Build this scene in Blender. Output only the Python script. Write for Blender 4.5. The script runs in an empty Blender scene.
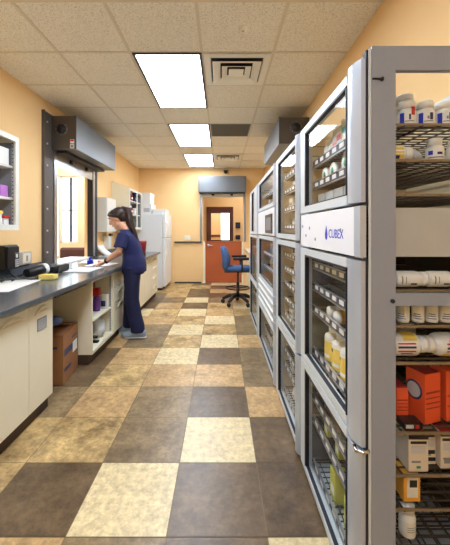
import bpy, bmesh, math, random
from mathutils import Vector, Matrix, Euler
random.seed(7)
SC = bpy.context.scene
COL = SC.collection
PI = math.pi
# ------------------------------------------------------------------ camera, world, exposure
CAMZ = 1.38
FPX = 318.0
cam_data = bpy.data.cameras.new('camera')
cam = bpy.data.objects.new('camera', cam_data); COL.objects.link(cam)
cam.location = (0, 0, CAMZ); cam.rotation_euler = (PI/2, 0, 0)
cam_data.sensor_fit = 'HORIZONTAL'; cam_data.sensor_width = 36.0
cam_data.lens = FPX/450*36
cam_data.shift_x = (225-221)/450; cam_data.shift_y = -(272.5-229)/450
cam_data.clip_start = 0.02
SC.camera = cam
w = bpy.data.worlds.new('World'); SC.world = w; w.use_nodes = True
WBG = w.node_tree.nodes['Background']
WBG.inputs[0].default_value = (0.78, 0.9, 1.0, 1); WBG.inputs[1].default_value = 3.2
SC.view_settings.view_transform = 'Standard'; SC.view_settings.look = 'None'
SC.view_settings.gamma = 1; SC.view_settings.use_curve_mapping = False
SC.view_settings.exposure = 0.72
LAMP = 13.0          # radiance of the fluorescent diffusers

# ------------------------------------------------------------------ materials
def lin(c):
    return tuple((x/255/12.92 if x/255 <= .04045 else ((x/255+.055)/1.055)**2.4) for x in c)
MATS = {}
def mat(name, rgb, rough=.5, metal=0., var=.06, scale=18., bump=0., spec=None, coat=0.):
    if name in MATS: return MATS[name]
    m = bpy.data.materials.new(name); m.use_nodes = True; MATS[name] = m
    nt = m.node_tree; b = nt.nodes['Principled BSDF']
    c = lin(rgb)
    tc = nt.nodes.new('ShaderNodeTexCoord')
    nz = nt.nodes.new('ShaderNodeTexNoise'); nz.inputs['Scale'].default_value = scale
    nz.inputs['Detail'].default_value = 4
    nt.links.new(tc.outputs['Object'], nz.inputs['Vector'])
    mx = nt.nodes.new('ShaderNodeMix'); mx.data_type = 'RGBA'
    mx.inputs[6].default_value = (*[x*(1-var) for x in c], 1)
    mx.inputs[7].default_value = (*[min(1, x*(1+var)) for x in c], 1)
    nt.links.new(nz.outputs['Fac'], mx.inputs[0]); nt.links.new(mx.outputs[2], b.inputs['Base Color'])
    b.inputs['Roughness'].default_value = rough; b.inputs['Metallic'].default_value = metal
    if spec is not None: b.inputs['Specular IOR Level'].default_value = spec
    if coat: b.inputs['Coat Weight'].default_value = coat
    if bump:
        bp = nt.nodes.new('ShaderNodeBump'); bp.inputs['Strength'].default_value = bump
        bp.inputs['Distance'].default_value = .01
        nt.links.new(nz.outputs['Fac'], bp.inputs['Height']); nt.links.new(bp.outputs['Normal'], b.inputs['Normal'])
    return m
def emis(name, rgb, s):
    if name in MATS: return MATS[name]
    m = bpy.data.materials.new(name); m.use_nodes = True; MATS[name] = m
    nt = m.node_tree; nt.nodes.remove(nt.nodes['Principled BSDF'])
    e = nt.nodes.new('ShaderNodeEmission'); e.inputs[0].default_value = (*lin(rgb), 1); e.inputs[1].default_value = s
    nt.links.new(e.outputs[0], nt.nodes['Material Output'].inputs[0])
    return m
def glassmat(name, tint=(.985, .99, .985), ior=1.17, rough=.02):
    if name in MATS: return MATS[name]
    m = bpy.data.materials.new(name); m.use_nodes = True; MATS[name] = m
    nt = m.node_tree; nt.nodes.remove(nt.nodes['Principled BSDF'])
    t = nt.nodes.new('ShaderNodeBsdfTransparent'); t.inputs[0].default_value = (*tint, 1)
    g = nt.nodes.new('ShaderNodeBsdfGlossy'); g.inputs['Roughness'].default_value = rough
    fr = nt.nodes.new('ShaderNodeFresnel')
    ge = nt.nodes.new('ShaderNodeNewGeometry'); io = nt.nodes.new('ShaderNodeMix')   # same Fresnel on both faces of the sheet
    io.inputs[2].default_value = ior; io.inputs[3].default_value = 1/ior
    nt.links.new(ge.outputs['Backfacing'], io.inputs[0]); nt.links.new(io.outputs[0], fr.inputs[0])
    mx = nt.nodes.new('ShaderNodeMixShader')
    mu = nt.nodes.new('ShaderNodeMath'); mu.operation = 'MULTIPLY'; mu.inputs[1].default_value = .5     # mirror reflection weakened
    nt.links.new(fr.outputs[0], mu.inputs[0]); nt.links.new(mu.outputs[0], mx.inputs[0]); nt.links.new(t.outputs[0], mx.inputs[1]); nt.links.new(g.outputs[0], mx.inputs[2])
    nt.links.new(mx.outputs[0], nt.nodes['Material Output'].inputs[0])
    return m

M = dict(
 wall=mat('peach_wall_paint', (244, 206, 148), .75, var=.03, scale=6, bump=.03),
 wall_tan=mat('tan_wall_paint', (246, 218, 172), .75, var=.03, scale=6),
 cab=mat('grey_powder_coat', (206, 215, 220), .38, var=.02, scale=40),
 cab_shaded=mat('grey_powder_coat_shaded', (148, 158, 174), .45, var=.03, scale=60),  # cabinet coat darkened to paint the shade on the near side
 cab_post=mat('satin_silver_post', (190, 200, 214), .3, .35, var=.02),
 white_panel=mat('white_panel', (240, 244, 252), .35, var=.01),
 gasket=mat('black_rubber_gasket', (22, 26, 38), .5),
 liner=mat('tan_cabinet_liner', (240, 219, 178), .55, var=.08, scale=5),
 low_liner=mat('tan_lower_liner', (232, 210, 168), .6),
 dark_liner=mat('dark_cabinet_liner', (48, 45, 42), .6, var=.1),
 wire=mat('dark_shelf_wire', (84, 76, 68), .4, .5),
 edge=mat('shelf_edge_steel', (140, 126, 104), .35, .4),
 tray=mat('wire_shelf_tray', (82, 77, 70), .5, .3, var=.1),
 strip=mat('ticket_strip_blue_grey', (56, 60, 82), .4),
 ticket=mat('white_paper_ticket', (238, 238, 236), .6, var=.02),
 glass=glassmat('clear_glass'),
 white=mat('white_plastic', (236, 237, 236), .35, var=.02),
 offwhite=mat('off_white_plastic', (226, 224, 214), .45, var=.03),
 cream=mat('cream_laminate', (238, 231, 206), .38, var=.02, scale=8),
 cream_recess=mat('cream_recess_shade', (214, 204, 176), .5, var=.03),
 kick=mat('brown_toe_kick', (70, 52, 40), .6),
 counter=mat('slate_blue_worktop', (82, 88, 94), .2, var=.4, scale=220),
 black=mat('black_plastic', (20, 20, 23), .4),
 dkgrey=mat('dark_grey_plastic', (58, 60, 64), .5),
 bronze=mat('bronze_steel', (92, 86, 82), .5, .2, var=.08, scale=3),
 hood=mat('grey_galvanised_hood', (112, 116, 120), .38, .6, var=.08, scale=4),
 hood_end=mat('grey_hood_end_plate', (82, 77, 73), .45, .3, var=.05),
 silver=mat('brushed_aluminium', (196, 200, 206), .28, .85, var=.05),
 navy=mat('navy_scrub_cotton', (18, 25, 78), .8, var=.12, scale=11, bump=.55),
 navy_d=mat('navy_trouser_cotton', (17, 22, 62), .8, var=.12, scale=11, bump=.55),
 skin=mat('skin', (222, 168, 138), .5, var=.04),
 hair=mat('dark_brown_hair', (46, 30, 24), .45, var=.3, scale=60),
 clog=mat('grey_blue_clog', (150, 164, 178), .5, var=.05),
 sole=mat('pale_sole', (206, 208, 206), .6),
 lip=mat('lip', (176, 98, 92), .5),
 card=mat('brown_cardboard', (152, 104, 64), .8, var=.08, scale=10),
 tape=mat('packing_tape', (190, 150, 98), .35),
 blue=mat('blue_print', (28, 48, 196), .5),
 navyp=mat('dark_blue_print', (38, 46, 92), .5),
 red=mat('red_plastic', (196, 36, 34), .4),
 redd=mat('dark_red_plastic', (150, 34, 36), .4),
 purple=mat('purple_plastic', (112, 62, 160), .4),
 violet=mat('lilac_card', (188, 120, 206), .5),
 yellow=mat('yellow_label', (238, 206, 92), .5),
 yellowg=mat('yellow_green_card', (206, 206, 84), .55),
 orange=mat('orange_carton', (238, 92, 48), .5, var=.04),
 amber=mat('amber_yellow_card', (240, 172, 60), .5),
 beige=mat('beige_carton', (216, 204, 186), .6, var=.03),
 grey=mat('mid_grey_print', (134, 136, 140), .5),
 lgrey=mat('light_grey_plastic', (192, 194, 196), .45),
 green=mat('green_print', (52, 150, 92), .5),
 cyan=mat('cyan_print', (90, 196, 216), .5),
 pink=mat('pink_print', (232, 120, 140), .5),
 door=mat('orange_brown_door', (178, 90, 48), .42, var=.12, scale=3),
 ddoor=mat('dark_brown_door', (98, 50, 32), .42, var=.12, scale=3),
 fabric=mat('blue_chair_fabric', (62, 90, 136), .85, var=.12, scale=60),
 uph=mat('striped_brown_upholstery', (92, 58, 52), .85, var=.3, scale=40),
 fridge=mat('white_enamel', (232, 235, 238), .3, var=.01),
 steel=mat('stainless_steel', (190, 192, 194), .25, .9),
 paper=mat('white_paper', (240, 240, 238), .7, var=.02),
 chrome=mat('chrome', (214, 214, 214), .12, 1.),
 plate=mat('steel_outlet_plate', (196, 190, 176), .35, .6),
 sponge=mat('yellow_sponge', (240, 222, 130), .9),
 vent=mat('beige_vent_metal', (244, 238, 224), .5, var=.02),
 grille=mat('grey_grille_metal', (120, 116, 108), .5),
 shadow=mat('duct_shade_black', (18, 18, 20), .8),
 lightframe=mat('dark_light_frame', (70, 70, 70), .5),
 diff=emis('fluorescent_diffuser', (232, 242, 255), LAMP),
 bag=mat('milky_plastic_bag', (206, 212, 220), .3, var=.12, scale=14),
 bagblue=mat('blue_plastic_bag', (96, 126, 190), .35, var=.25, scale=12),
 clearbin=mat('clear_plastic_bin', (176, 180, 178), .3, var=.1),
 tbar=mat('ceiling_grid_bar', (222, 210, 186), .6, var=.02),
)
# acoustic ceiling tile
def ceiling_mat():
    m = mat('acoustic_ceiling_tile', (226, 212, 186), .9)
    nt = m.node_tree; b = nt.nodes['Principled BSDF']
    tc = nt.nodes.new('ShaderNodeTexCoord')
    n2 = nt.nodes.new('ShaderNodeTexNoise'); n2.inputs['Scale'].default_value = 130; n2.inputs['Detail'].default_value = 3
    r = nt.nodes.new('ShaderNodeValToRGB'); r.color_ramp.elements[0].position = .33; r.color_ramp.elements[1].position = .5
    a, c = lin((206, 194, 168)), lin((244, 237, 222))
    r.color_ramp.elements[0].color = (*a, 1); r.color_ramp.elements[1].color = (*c, 1)
    nt.links.new(tc.outputs['Object'], n2.inputs['Vector']); nt.links.new(n2.outputs['Fac'], r.inputs[0])
    nt.links.new(r.outputs[0], b.inputs['Base Color'])
    return m
M['ceil'] = ceiling_mat()
def tile_mat():
    m = mat('rustic_floor_tile', (200, 180, 140), .34)
    nt = m.node_tree; b = nt.nodes['Principled BSDF']
    at = nt.nodes.new('ShaderNodeAttribute'); at.attribute_name = 'tile_color'
    tc = nt.nodes.new('ShaderNodeTexCoord')
    n1 = nt.nodes.new('ShaderNodeTexNoise'); n1.inputs['Scale'].default_value = 4.2; n1.inputs['Detail'].default_value = 11; n1.inputs['Roughness'].default_value = .74
    n2 = nt.nodes.new('ShaderNodeTexNoise'); n2.inputs['Scale'].default_value = 26; n2.inputs['Detail'].default_value = 8; n2.inputs['Roughness'].default_value = .75
    nt.links.new(tc.outputs['Object'], n1.inputs['Vector']); nt.links.new(tc.outputs['Object'], n2.inputs['Vector'])
    r = nt.nodes.new('ShaderNodeValToRGB')
    r.color_ramp.elements[0].position = .34; r.color_ramp.elements[0].color = (.34, .29, .24, 1)
    r.color_ramp.elements[1].position = .66; r.color_ramp.elements[1].color = (1.3, 1.27, 1.16, 1)
    nt.links.new(n1.outputs['Fac'], r.inputs[0])
    r2 = nt.nodes.new('ShaderNodeValToRGB')
    r2.color_ramp.elements[0].position = .3; r2.color_ramp.elements[0].color = (.56, .53, .49, 1)
    r2.color_ramp.elements[1].position = .65; r2.color_ramp.elements[1].color = (1.17, 1.16, 1.13, 1)
    nt.links.new(n2.outputs['Fac'], r2.inputs[0])
    # how mottled a tile is rides in the alpha of its colour
    mm = nt.nodes.new('ShaderNodeMix'); mm.data_type = 'RGBA'; mm.inputs[6].default_value = (1, 1, 1, 1)
    nt.links.new(at.outputs['Alpha'], mm.inputs[0]); nt.links.new(r.outputs[0], mm.inputs[7])
    x1 = nt.nodes.new('ShaderNodeMix'); x1.data_type = 'RGBA'; x1.blend_type = 'MULTIPLY'; x1.inputs[0].default_value = 1
    x2 = nt.nodes.new('ShaderNodeMix'); x2.data_type = 'RGBA'; x2.blend_type = 'MULTIPLY'; x2.inputs[0].default_value = 1
    nt.links.new(at.outputs['Color'], x1.inputs[6]); nt.links.new(mm.outputs[2], x1.inputs[7])
    nt.links.new(x1.outputs[2], x2.inputs[6]); nt.links.new(r2.outputs[0], x2.inputs[7])
    nt.links.new(x2.outputs[2], b.inputs['Base Color'])
    bp = nt.nodes.new('ShaderNodeBump'); bp.inputs['Strength'].default_value = .12; bp.inputs['Distance'].default_value = .01
    nt.links.new(n1.outputs['Fac'], bp.inputs['Height']); nt.links.new(bp.outputs['Normal'], b.inputs['Normal'])
    return m
M['tile'] = tile_mat()
M['grout'] = mat('grey_brown_grout', (128, 112, 86), .9)

# ------------------------------------------------------------------ mesh helpers
class MB:
    def __init__(s): s.v = []; s.f = []; s.m = []; s.mats = []; s.sm = []
    def mi(s, m):
        m = M[m] if isinstance(m, str) else m
        if m not in s.mats: s.mats.append(m)
        return s.mats.index(m)
    def add(s, vs, fs, m, smooth=False):
        b = len(s.v); k = s.mi(m); s.v += [tuple(x) for x in vs]
        for f in fs: s.f.append([b+i for i in f]); s.m.append(k); s.sm.append(smooth)
        return s
    def box(s, x0, x1, y0, y1, z0, z1, m):
        vs = [(x, y, z) for x in (x0, x1) for y in (y0, y1) for z in (z0, z1)]
        return s.add(vs, [(0, 1, 3, 2), (4, 6, 7, 5), (0, 4, 5, 1), (2, 3, 7, 6), (0, 2, 6, 4), (1, 5, 7, 3)], m)
    def tube(s, pts, rad, m, n=10, caps=True, flat=None):
        pts = [Vector(p) for p in pts]; k = len(pts)
        rads = rad if isinstance(rad, (list, tuple)) else [rad]*k
        vs = []; up = None
        for i, p in enumerate(pts):
            d = (pts[min(i+1, k-1)]-pts[max(i-1, 0)]).normalized()
            if up is None:
                up = Vector((0, 0, 1)) if abs(d.z) < .9 else Vector((1, 0, 0))
            a = (up-d*up.dot(d)).normalized(); b = d.cross(a); up = a
            r = rads[i]; ra, rb = r if isinstance(r, tuple) else (r, r)
            for j in range(n):
                t = 2*PI*j/n; vs.append(p+a*(ra*math.cos(t))+b*(rb*math.sin(t)))
        fs = [(i*n+j, i*n+(j+1) % n, (i+1)*n+(j+1) % n, (i+1)*n+j) for i in range(k-1) for j in range(n)]
        s.add(vs, fs, m, True)
        if caps:
            s.add(vs[:n], [tuple(range(n))], m); s.add(vs[-n:], [tuple(range(n))], m)
        return s
    def lathe(s, prof, c, m, n=20, axis='z', a0=0, a1=2*PI, smooth=True):
        full = abs(a1-a0-2*PI) < 1e-6; cnt = n if full else n+1
        vs = []
        for r, h in prof:
            for j in range(cnt):
                t = a0+(a1-a0)*j/n; x, y = r*math.cos(t), r*math.sin(t)
                p = (x, y, h) if axis == 'z' else ((h, x, y) if axis == 'x' else (x, h, y))
                vs.append((c[0]+p[0], c[1]+p[1], c[2]+p[2]))
        fs = []
        for i in range(len(prof)-1):
            for j in range(n if full else n):
                fs.append((i*cnt+j, i*cnt+(j+1) % cnt if full else i*cnt+j+1, (i+1)*cnt+((j+1) % cnt if full else j+1), (i+1)*cnt+j))
        return s.add(vs, fs, m, smooth)
    def prism(s, poly, axis, a, b, m):
        n = len(poly)
        def P(q, h): return (h, q[0], q[1]) if axis == 'x' else ((q[0], h, q[1]) if axis == 'y' else (q[0], q[1], h))
        vs = [P(q, a) for q in poly]+[P(q, b) for q in poly]
        fs = [tuple(range(n)), tuple(range(2*n-1, n-1, -1))]+[(i, (i+1) % n, n+(i+1) % n, n+i) for i in range(n)]
        return s.add(vs, fs, m)
    def ball(s, c, r, m, mtx=None, nu=16, nv=10):
        r = r if isinstance(r, (tuple, list)) else (r, r, r)
        vs = []; mtx = mtx or Matrix.Identity(3)
        for i in range(nv+1):
            ph = PI*i/nv
            for j in range(nu):
                t = 2*PI*j/nu
                q = mtx @ Vector((r[0]*math.sin(ph)*math.cos(t), r[1]*math.sin(ph)*math.sin(t), r[2]*math.cos(ph)))
                vs.append((c[0]+q.x, c[1]+q.y, c[2]+q.z))
        fs = [(i*nu+j, i*nu+(j+1) % nu, (i+1)*nu+(j+1) % nu, (i+1)*nu+j) for i in range(nv) for j in range(nu)]
        return s.add(vs, fs, m, True)
    def mesh(s, name, off=(0, 0, 0)):
        me = bpy.data.meshes.new(name)
        me.from_pydata([(x-off[0], y-off[1], z-off[2]) for x, y, z in s.v], [], s.f)
        for m in s.mats: me.materials.append(m)
        me.polygons.foreach_set('material_index', s.m); me.polygons.foreach_set('use_smooth', s.sm)
        bm = bmesh.new(); bm.from_mesh(me)
        bmesh.ops.remove_doubles(bm, verts=bm.verts, dist=1e-6)
        bmesh.ops.recalc_face_normals(bm, faces=bm.faces)
        bm.to_mesh(me); bm.free(); me.update()
        return me

def tag(o, label=None, cat=None, group=None, kind=None):
    if label: o['label'] = label
    if cat: o['category'] = cat
    if group: o['group'] = group
    if kind: o['kind'] = kind
    return o
def rootloc(o):
    p = Vector((0, 0, 0))
    while o is not None: p += o.location; o = o.parent
    return p
def obj(name, mb, parent=None, bevel=0., local=False, loc=None):
    """one mesh object; mb in world coordinates unless local"""
    off = (0, 0, 0)
    if parent is not None and not local: off = rootloc(parent)
    if loc is not None: off = loc
    o = bpy.data.objects.new(name, mb.mesh(name, off)); COL.objects.link(o)
    if parent is not None: o.parent = parent
    if loc is not None: o.location = loc
    if bevel:
        b = o.modifiers.new('bevel', 'BEVEL'); b.width = bevel; b.segments = 2; b.limit_method = 'ANGLE'; b.angle_limit = .7
    return o
def struct(name, mb, bevel=0.): return tag(obj(name, mb, None, bevel), kind='structure')
def thing(name, label, cat, loc=(0, 0, 0), group=None, rz=0):
    o = bpy.data.objects.new(name, None); COL.objects.link(o); o.empty_display_size = .05
    o.location = loc; o.rotation_euler = (0, 0, rz)
    return tag(o, label, cat, group)
def dup(root, loc, rot=(0, 0, 0), label=None, group=None, scale=None):
    r = root.copy(); COL.objects.link(r); r.location = loc; r.rotation_euler = rot
    if scale: r.scale = scale if isinstance(scale, tuple) else (scale,)*3
    if label: r['label'] = label
    if group: r['group'] = group
    for ch in list(root.children):
        c = ch.copy(); COL.objects.link(c); c.parent = r
        for g in list(ch.children):
            d = g.copy(); COL.objects.link(d); d.parent = c
    return r
def text_part(name, s, size, mtx, m, parent, depth=.001):
    cu = bpy.data.curves.new(name, 'FONT'); cu.body = s; cu.size = size; cu.extrude = depth
    cu.align_x = 'LEFT'
    t = bpy.data.objects.new(name, cu); COL.objects.link(t)
    bpy.context.view_layer.update()
    me = bpy.data.meshes.new_from_object(t.evaluated_get(bpy.context.evaluated_depsgraph_get()))
    bpy.data.objects.remove(t)
    me.transform(mtx); me.materials.clear(); me.materials.append(M[m] if isinstance(m, str) else m)
    o = bpy.data.objects.new(name, me); COL.objects.link(o)
    if parent is not None:
        me.transform(Matrix.Translation(-rootloc(parent))); o.parent = parent
    return o
ORD = ['first', 'second', 'third', 'fourth', 'fifth', 'sixth', 'seventh', 'eighth', 'ninth', 'tenth']

# ------------------------------------------------------------------ the setting
XL, XR, YB, YF, ZC = -2.1, 1.1, 8.1, -3.2, 2.92
# floor: tiles of 0.4535 m
TS = .4535; TX0, TY0 = -.245, 1.4245
D_, O_, T_, C_, M_ = (116, 96, 72), (148, 128, 98), (208, 174, 126), (230, 212, 168), (208, 180, 130)
MOT = {D_: .85, O_: .85, T_: .65, C_: .24, M_: 1.0}
TBL = {-1: [T_, T_, O_, D_, C_], 0: [M_, D_, C_, D_, D_], 1: [M_, M_, O_, C_, D_], 2: [O_, T_, O_, D_, T_], 3: [D_, M_, T_, T_, O_],
       4: [D_, T_, C_, D_, O_], 5: [T_, O_, M_, C_, T_], 6: [C_, O_, C_, M_, O_], 7: [T_, T_, M_, C_, O_], 8: [C_, M_, C_, T_, M_]}
def build_floor():
    mb = MB(); cols = []
    mb.box(-5.3, 3.2, YF-.1, 12.2, -.08, -.004, 'grout'); cols += [None]*6
    rnd = random.Random(3)
    for k in range(-11, 24):
        for i in range(-12, 8):
            x0 = TX0+i*TS; y0 = TY0+k*TS
            c = None
            if k in TBL and -3 <= i <= 1: c = TBL[k][i+3]
            if c is None: c = rnd.choice([D_, O_, T_, C_, M_, M_, T_, C_])
            if x0 < -5.3 or x0+TS > 3.2 or y0 < YF-.1 or y0+TS > 12.2: continue
            g = .0022; z = 0.0
            mb.add([(x0+g, y0+g, z), (x0+TS-g, y0+g, z), (x0+TS-g, y0+TS-g, z), (x0+g, y0+TS-g, z)], [(0, 1, 2, 3)], 'tile')
            j = rnd.uniform(.9, 1.08); cols.append((*[v*j for v in lin(c)], MOT[c]))
    o = struct('floor', mb)
    me = o.data
    at = me.attributes.new('tile_color', 'FLOAT_COLOR', 'FACE')
    for p, c in zip(at.data, cols): p.color = c if c else (.2, .15, .1, 0)
    for p in me.polygons:
        if p.normal.z < 0 and p.index > 5: p.flip()
build_floor()
# ceiling: tiles and grid bars
def build_ceiling():
    mb = MB()
    mb.box(-5.3, 3.2, YF-.1, 12.2, ZC, ZC+.08, 'ceil')
    for i in range(-2, 2):
        x = -.168+.625*i
        mb.box(x-.012, x+.012, YF, YB, ZC-.004, ZC, 'tbar')
    y = 2.77-.625*9
    while y < YB:
        mb.box(XL, XR, y-.012, y+.012, ZC-.0037, ZC, 'tbar'); y += .625
    struct('ceiling', mb)
build_ceiling()
def wall(name, axis, a, b, lo, hi, holes=(), z1=ZC, m='wall'):
    """axis 'x': a slab x in a..b running along y; holes (lo,hi,z0,z1)"""
    mb = MB()
    def bx(l, h, z0, zz):
        if h-l < 1e-4 or zz-z0 < 1e-4: return
        if axis == 'x': mb.box(a, b, l, h, z0, zz, m)
        else: mb.box(l, h, a, b, z0, zz, m)
    cur = lo
    for (l, h, z0, zz) in sorted(holes):
        bx(cur, l, 0, z1); bx(l, h, 0, z0); bx(l, h, zz, z1); cur = h
    bx(cur, hi, 0, z1)
    return struct(name, mb)
LW = (4.03, 5.17, .90, 2.3)      # pass-through in the left wall
wall('wall_left', 'x', XL-.12, XL, YF, YB, [LW])
wall('wall_right', 'x', XR, XR+.12, YF, YB)
wall('wall_back', 'y', YB, YB+.12, XL-.12, XR+.12, [(-.455, .565, 0, 2.34)])
wall('wall_front', 'y', YF-.12, YF, XL-.12, XR+.12)
# room beyond the left pass-through
WY = 6.6
wall('wall_reception_back', 'y', WY, WY+.12, -5.2, XL-.12, [(-3.48, -3.37, .78, 2.5), (-3.35, -2.97, 1.09, 2.48)], m='wall_tan')
wall('wall_reception_left', 'x', -5.2, -5.08, 2.2, WY, m='wall_tan')
wall('wall_reception_front', 'y', 2.1, 2.2, -5.2, XL-.12, m='wall_tan')
# corridor beyond the half door, and the room behind its door
wall('wall_corridor_left', 'x', -1.6, -1.5, YB+.12, 12.0)
wall('wall_corridor_right', 'x', 1.3, 1.4, YB+.12, 12.0)
wall('wall_corridor_back', 'y', 9.62, 9.74, -1.5, 1.3, [(-.44, .37, 0, 2.05)])
wall('wall_lobby_back', 'y', 12.0, 12.12, -1.6, 1.4, [(-.02, .75, .9, 2.1)])

def window(name, x0, x1, y, z0, z1, mull, m='dkgrey'):
    f = MB(); t = .03
    f.box(x0, x0+t, y, y+.05, z0, z1, m); f.box(x1-t, x1, y, y+.05, z0, z1, m)
    f.box(x0, x1, y, y+.05, z0, z0+t, m); f.box(x0, x1, y, y+.05, z1-t, z1, m)
    for q in mull: f.box(q-.022, q+.022, y, y+.05, z0, z1, m)
    o = struct(name, f)
    g = MB(); g.box(x0+t, x1-t, y+.02, y+.028, z0+t, z1-t, 'glass'); obj('pane', g, o)
    return o
w1 = window('window_1', -3.35, -2.97, WY+.03, 1.09, 2.48, [], 'offwhite')
g = MB(); g.box(-3.15, -3.10, WY+.02, WY+.03, 1.12, 2.45, 'dkgrey'); g.box(-3.32, -3.0, WY+.021, WY+.029, 1.75, 1.79, 'lgrey'); obj('mullion', g, w1)
window('bright_strip_slot', -3.48, -3.37, WY+.03, .78, 2.5, [], 'offwhite')  # added glazed slot standing in for a pale reflected strip
window('window_3', -.02, .75, 12.03, .9, 2.1, [.36], 'offwhite')
mb = MB(); mb.box(-1.5, -.02, 11.97, 12.0, 1.08, 1.16, 'ddoor'); struct('trim_1', mb)
# ledge and baseboards of the back wall, cream jambs of the half door
mb = MB(); mb.box(-1.18, -.5, YB-.05, YB, 1.03, 1.065, 'dkgrey'); struct('trim_2', mb, .004)
mb = MB(); mb.box(-1.18, -.5, YB-.012, YB, 0.0, .035, 'dkgrey'); struct('baseboard_back', mb)
mb = MB(); mb.box(-1.5, 1.3, 9.60, 9.62, 0, .09, 'dkgrey'); struct('baseboard_corridor', mb)
mb = MB(); mb.box(XL, XL+.012, YF, .6, 0, .09, 'dkgrey'); struct('baseboard_left', mb)
mb = MB()
mb.box(-.455, -.40, YB-.01, YB+.13, 0, 1.06, 'cream'); mb.box(.53, .565, YB-.01, YB+.13, 0, 1.06, 'cream'); struct('trim_3', mb)
mb = MB()
mb.box(XL-.36, XL, LW[0]+.001, LW[1]-.001, .901, .93, 'white'); struct('trim_4', mb, .004)

# ------------------------------------------------------------------ ceiling fixtures
def ceiling_light(x, y, label, lx=.605, ly=1.25):
    t = thing('ceiling_light', label, 'ceiling light', (x, y, ZC), 'recessed ceiling lights')
    f = MB(); r = .022; z0, z1 = ZC-.014, ZC
    f.box(x, x+r, y, y+ly, z0, z1, 'lightframe'); f.box(x+lx-r, x+lx, y, y+ly, z0, z1, 'lightframe')
    f.box(x+r, x+lx-r, y, y+r, z0, z1, 'lightframe'); f.box(x+r, x+lx-r, y+ly-r, y+ly, z0, z1, 'lightframe')
    obj('frame', f, t)
    d = MB(); d.box(x+r, x+lx-r, y+r, y+ly-r, ZC-.010, ZC-.002, 'diff'); obj('diffuser', d, t)
    return t
ceiling_light(-.775, 2.77, 'large bright ceiling light panel nearest the camera, beside the square vent')
ceiling_light(-.775, 4.645, 'middle bright ceiling light panel beside the dark grey ceiling grille')
ceiling_light(-.775, 6.52, 'smallest ceiling light panel, farthest, near the back wall')
ceiling_light(-.775, .80, 'ceiling light panel just above the camera, out of the picture')
ceiling_light(-.775, -1.6, 'ceiling light panel behind the camera, out of the picture')
ceiling_light(-3.9, 4.2, 'added unseen light panel brightening the room beyond the pass-through')  # unseen panel added to light the tan walls
ceiling_light(-3.2, 4.9, 'second added unseen light panel brightening the room beyond the pass-through')  # second unseen panel, added only for more light in there
ceiling_light(-.3, 10.3, 'added unseen light panel brightening the lobby beyond the dark door')  # unseen fill lamp added so the door glass is not dark
ceiling_light(.5, 8.5, 'small added unseen light panel brightening the corridor beyond the half door', .5, .62)  # hidden fill lamp added to lift the dark corridor
def square_vent(x, y, label, s=.60):
    t = thing('ceiling_vent', label, 'vent', (x, y, ZC), 'square ceiling vents')
    b = MB(); b.box(x+.06, x+s-.06, y+.06, y+s-.06, ZC-.002, ZC, 'shadow'); obj('duct_shade', b, t)  # flat black sheet painted in for the unlit duct depth
    cx, cy = x+s/2, y+s/2
    f = MB()
    def ring(o_, i_, zo, zi):
        vs = [(cx-o_, cy-o_, zo), (cx+o_, cy-o_, zo), (cx+o_, cy+o_, zo), (cx-o_, cy+o_, zo), (cx-i_, cy-i_, zi), (cx+i_, cy-i_, zi), (cx+i_, cy+i_, zi), (cx-i_, cy+i_, zi)]
        f.add(vs, [(0, 1, 5, 4), (1, 2, 6, 5), (2, 3, 7, 6), (3, 0, 4, 7)], 'vent')
    ring(.30, .24, ZC-.010, ZC-.012); ring(.24, .235, ZC-.012, ZC-.002)
    obj('frame', f, t)
    for a, b_ in ((.222, .15), (.137, .085)):
        f = MB(); ring(a, b_, ZC-.034, ZC-.008); ring(a, a-.004, ZC-.034, ZC-.037); ring(a-.004, b_, ZC-.037, ZC-.010); obj('louvre', f, t)
    f = MB(); f.box(cx-.07, cx+.07, cy-.07, cy+.07, ZC-.034, ZC-.026, 'vent'); obj('core', f, t)
square_vent(-.155, 2.78, 'square stepped ceiling vent beside the largest light panel')
square_vent(-.155, 6.53, 'small far ceiling vent beside the farthest light panel')
t = thing('return_grille', 'flat dark grey ceiling grille beside the middle light panel', 'vent', (-.155, 4.65, ZC))
b = MB(); b.box(-.155, .44, 4.655, 5.26, ZC-.008, ZC, 'grille'); obj('frame', b, t)
b = MB()
for i in range(24): b.box(-.135, .42, 4.68+i*.0235, 4.688+i*.0235, ZC-.012, ZC-.008, 'grille')
obj('slats', b, t)
t = thing('smoke_detector', 'small round white disc on the ceiling near the square vent', 'smoke detector', (.17, 2.44, ZC))
b = MB(); b.lathe([(0, ZC-.022), (.022, ZC-.022), (.03, ZC-.016), (.033, ZC)], (.17, 2.44, 0), 'vent'); obj('housing', b, t)
b = MB(); b.lathe([(0, ZC-.026), (.01, ZC-.026), (.011, ZC-.022)], (.17, 2.44, 0), 'lgrey'); obj('sensor', b, t)
t = thing('security_camera', 'small black dome camera high on back wall over the grey shutter hood', 'security camera', (.12, YB, 2.83))
b = MB(); b.box(.07, .17, YB-.05, YB, 2.82, 2.87, 'dkgrey'); obj('bracket', b, t)
b = MB(); b.ball((.12, YB-.07, 2.82), .045, 'black'); obj('dome', b, t)

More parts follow.
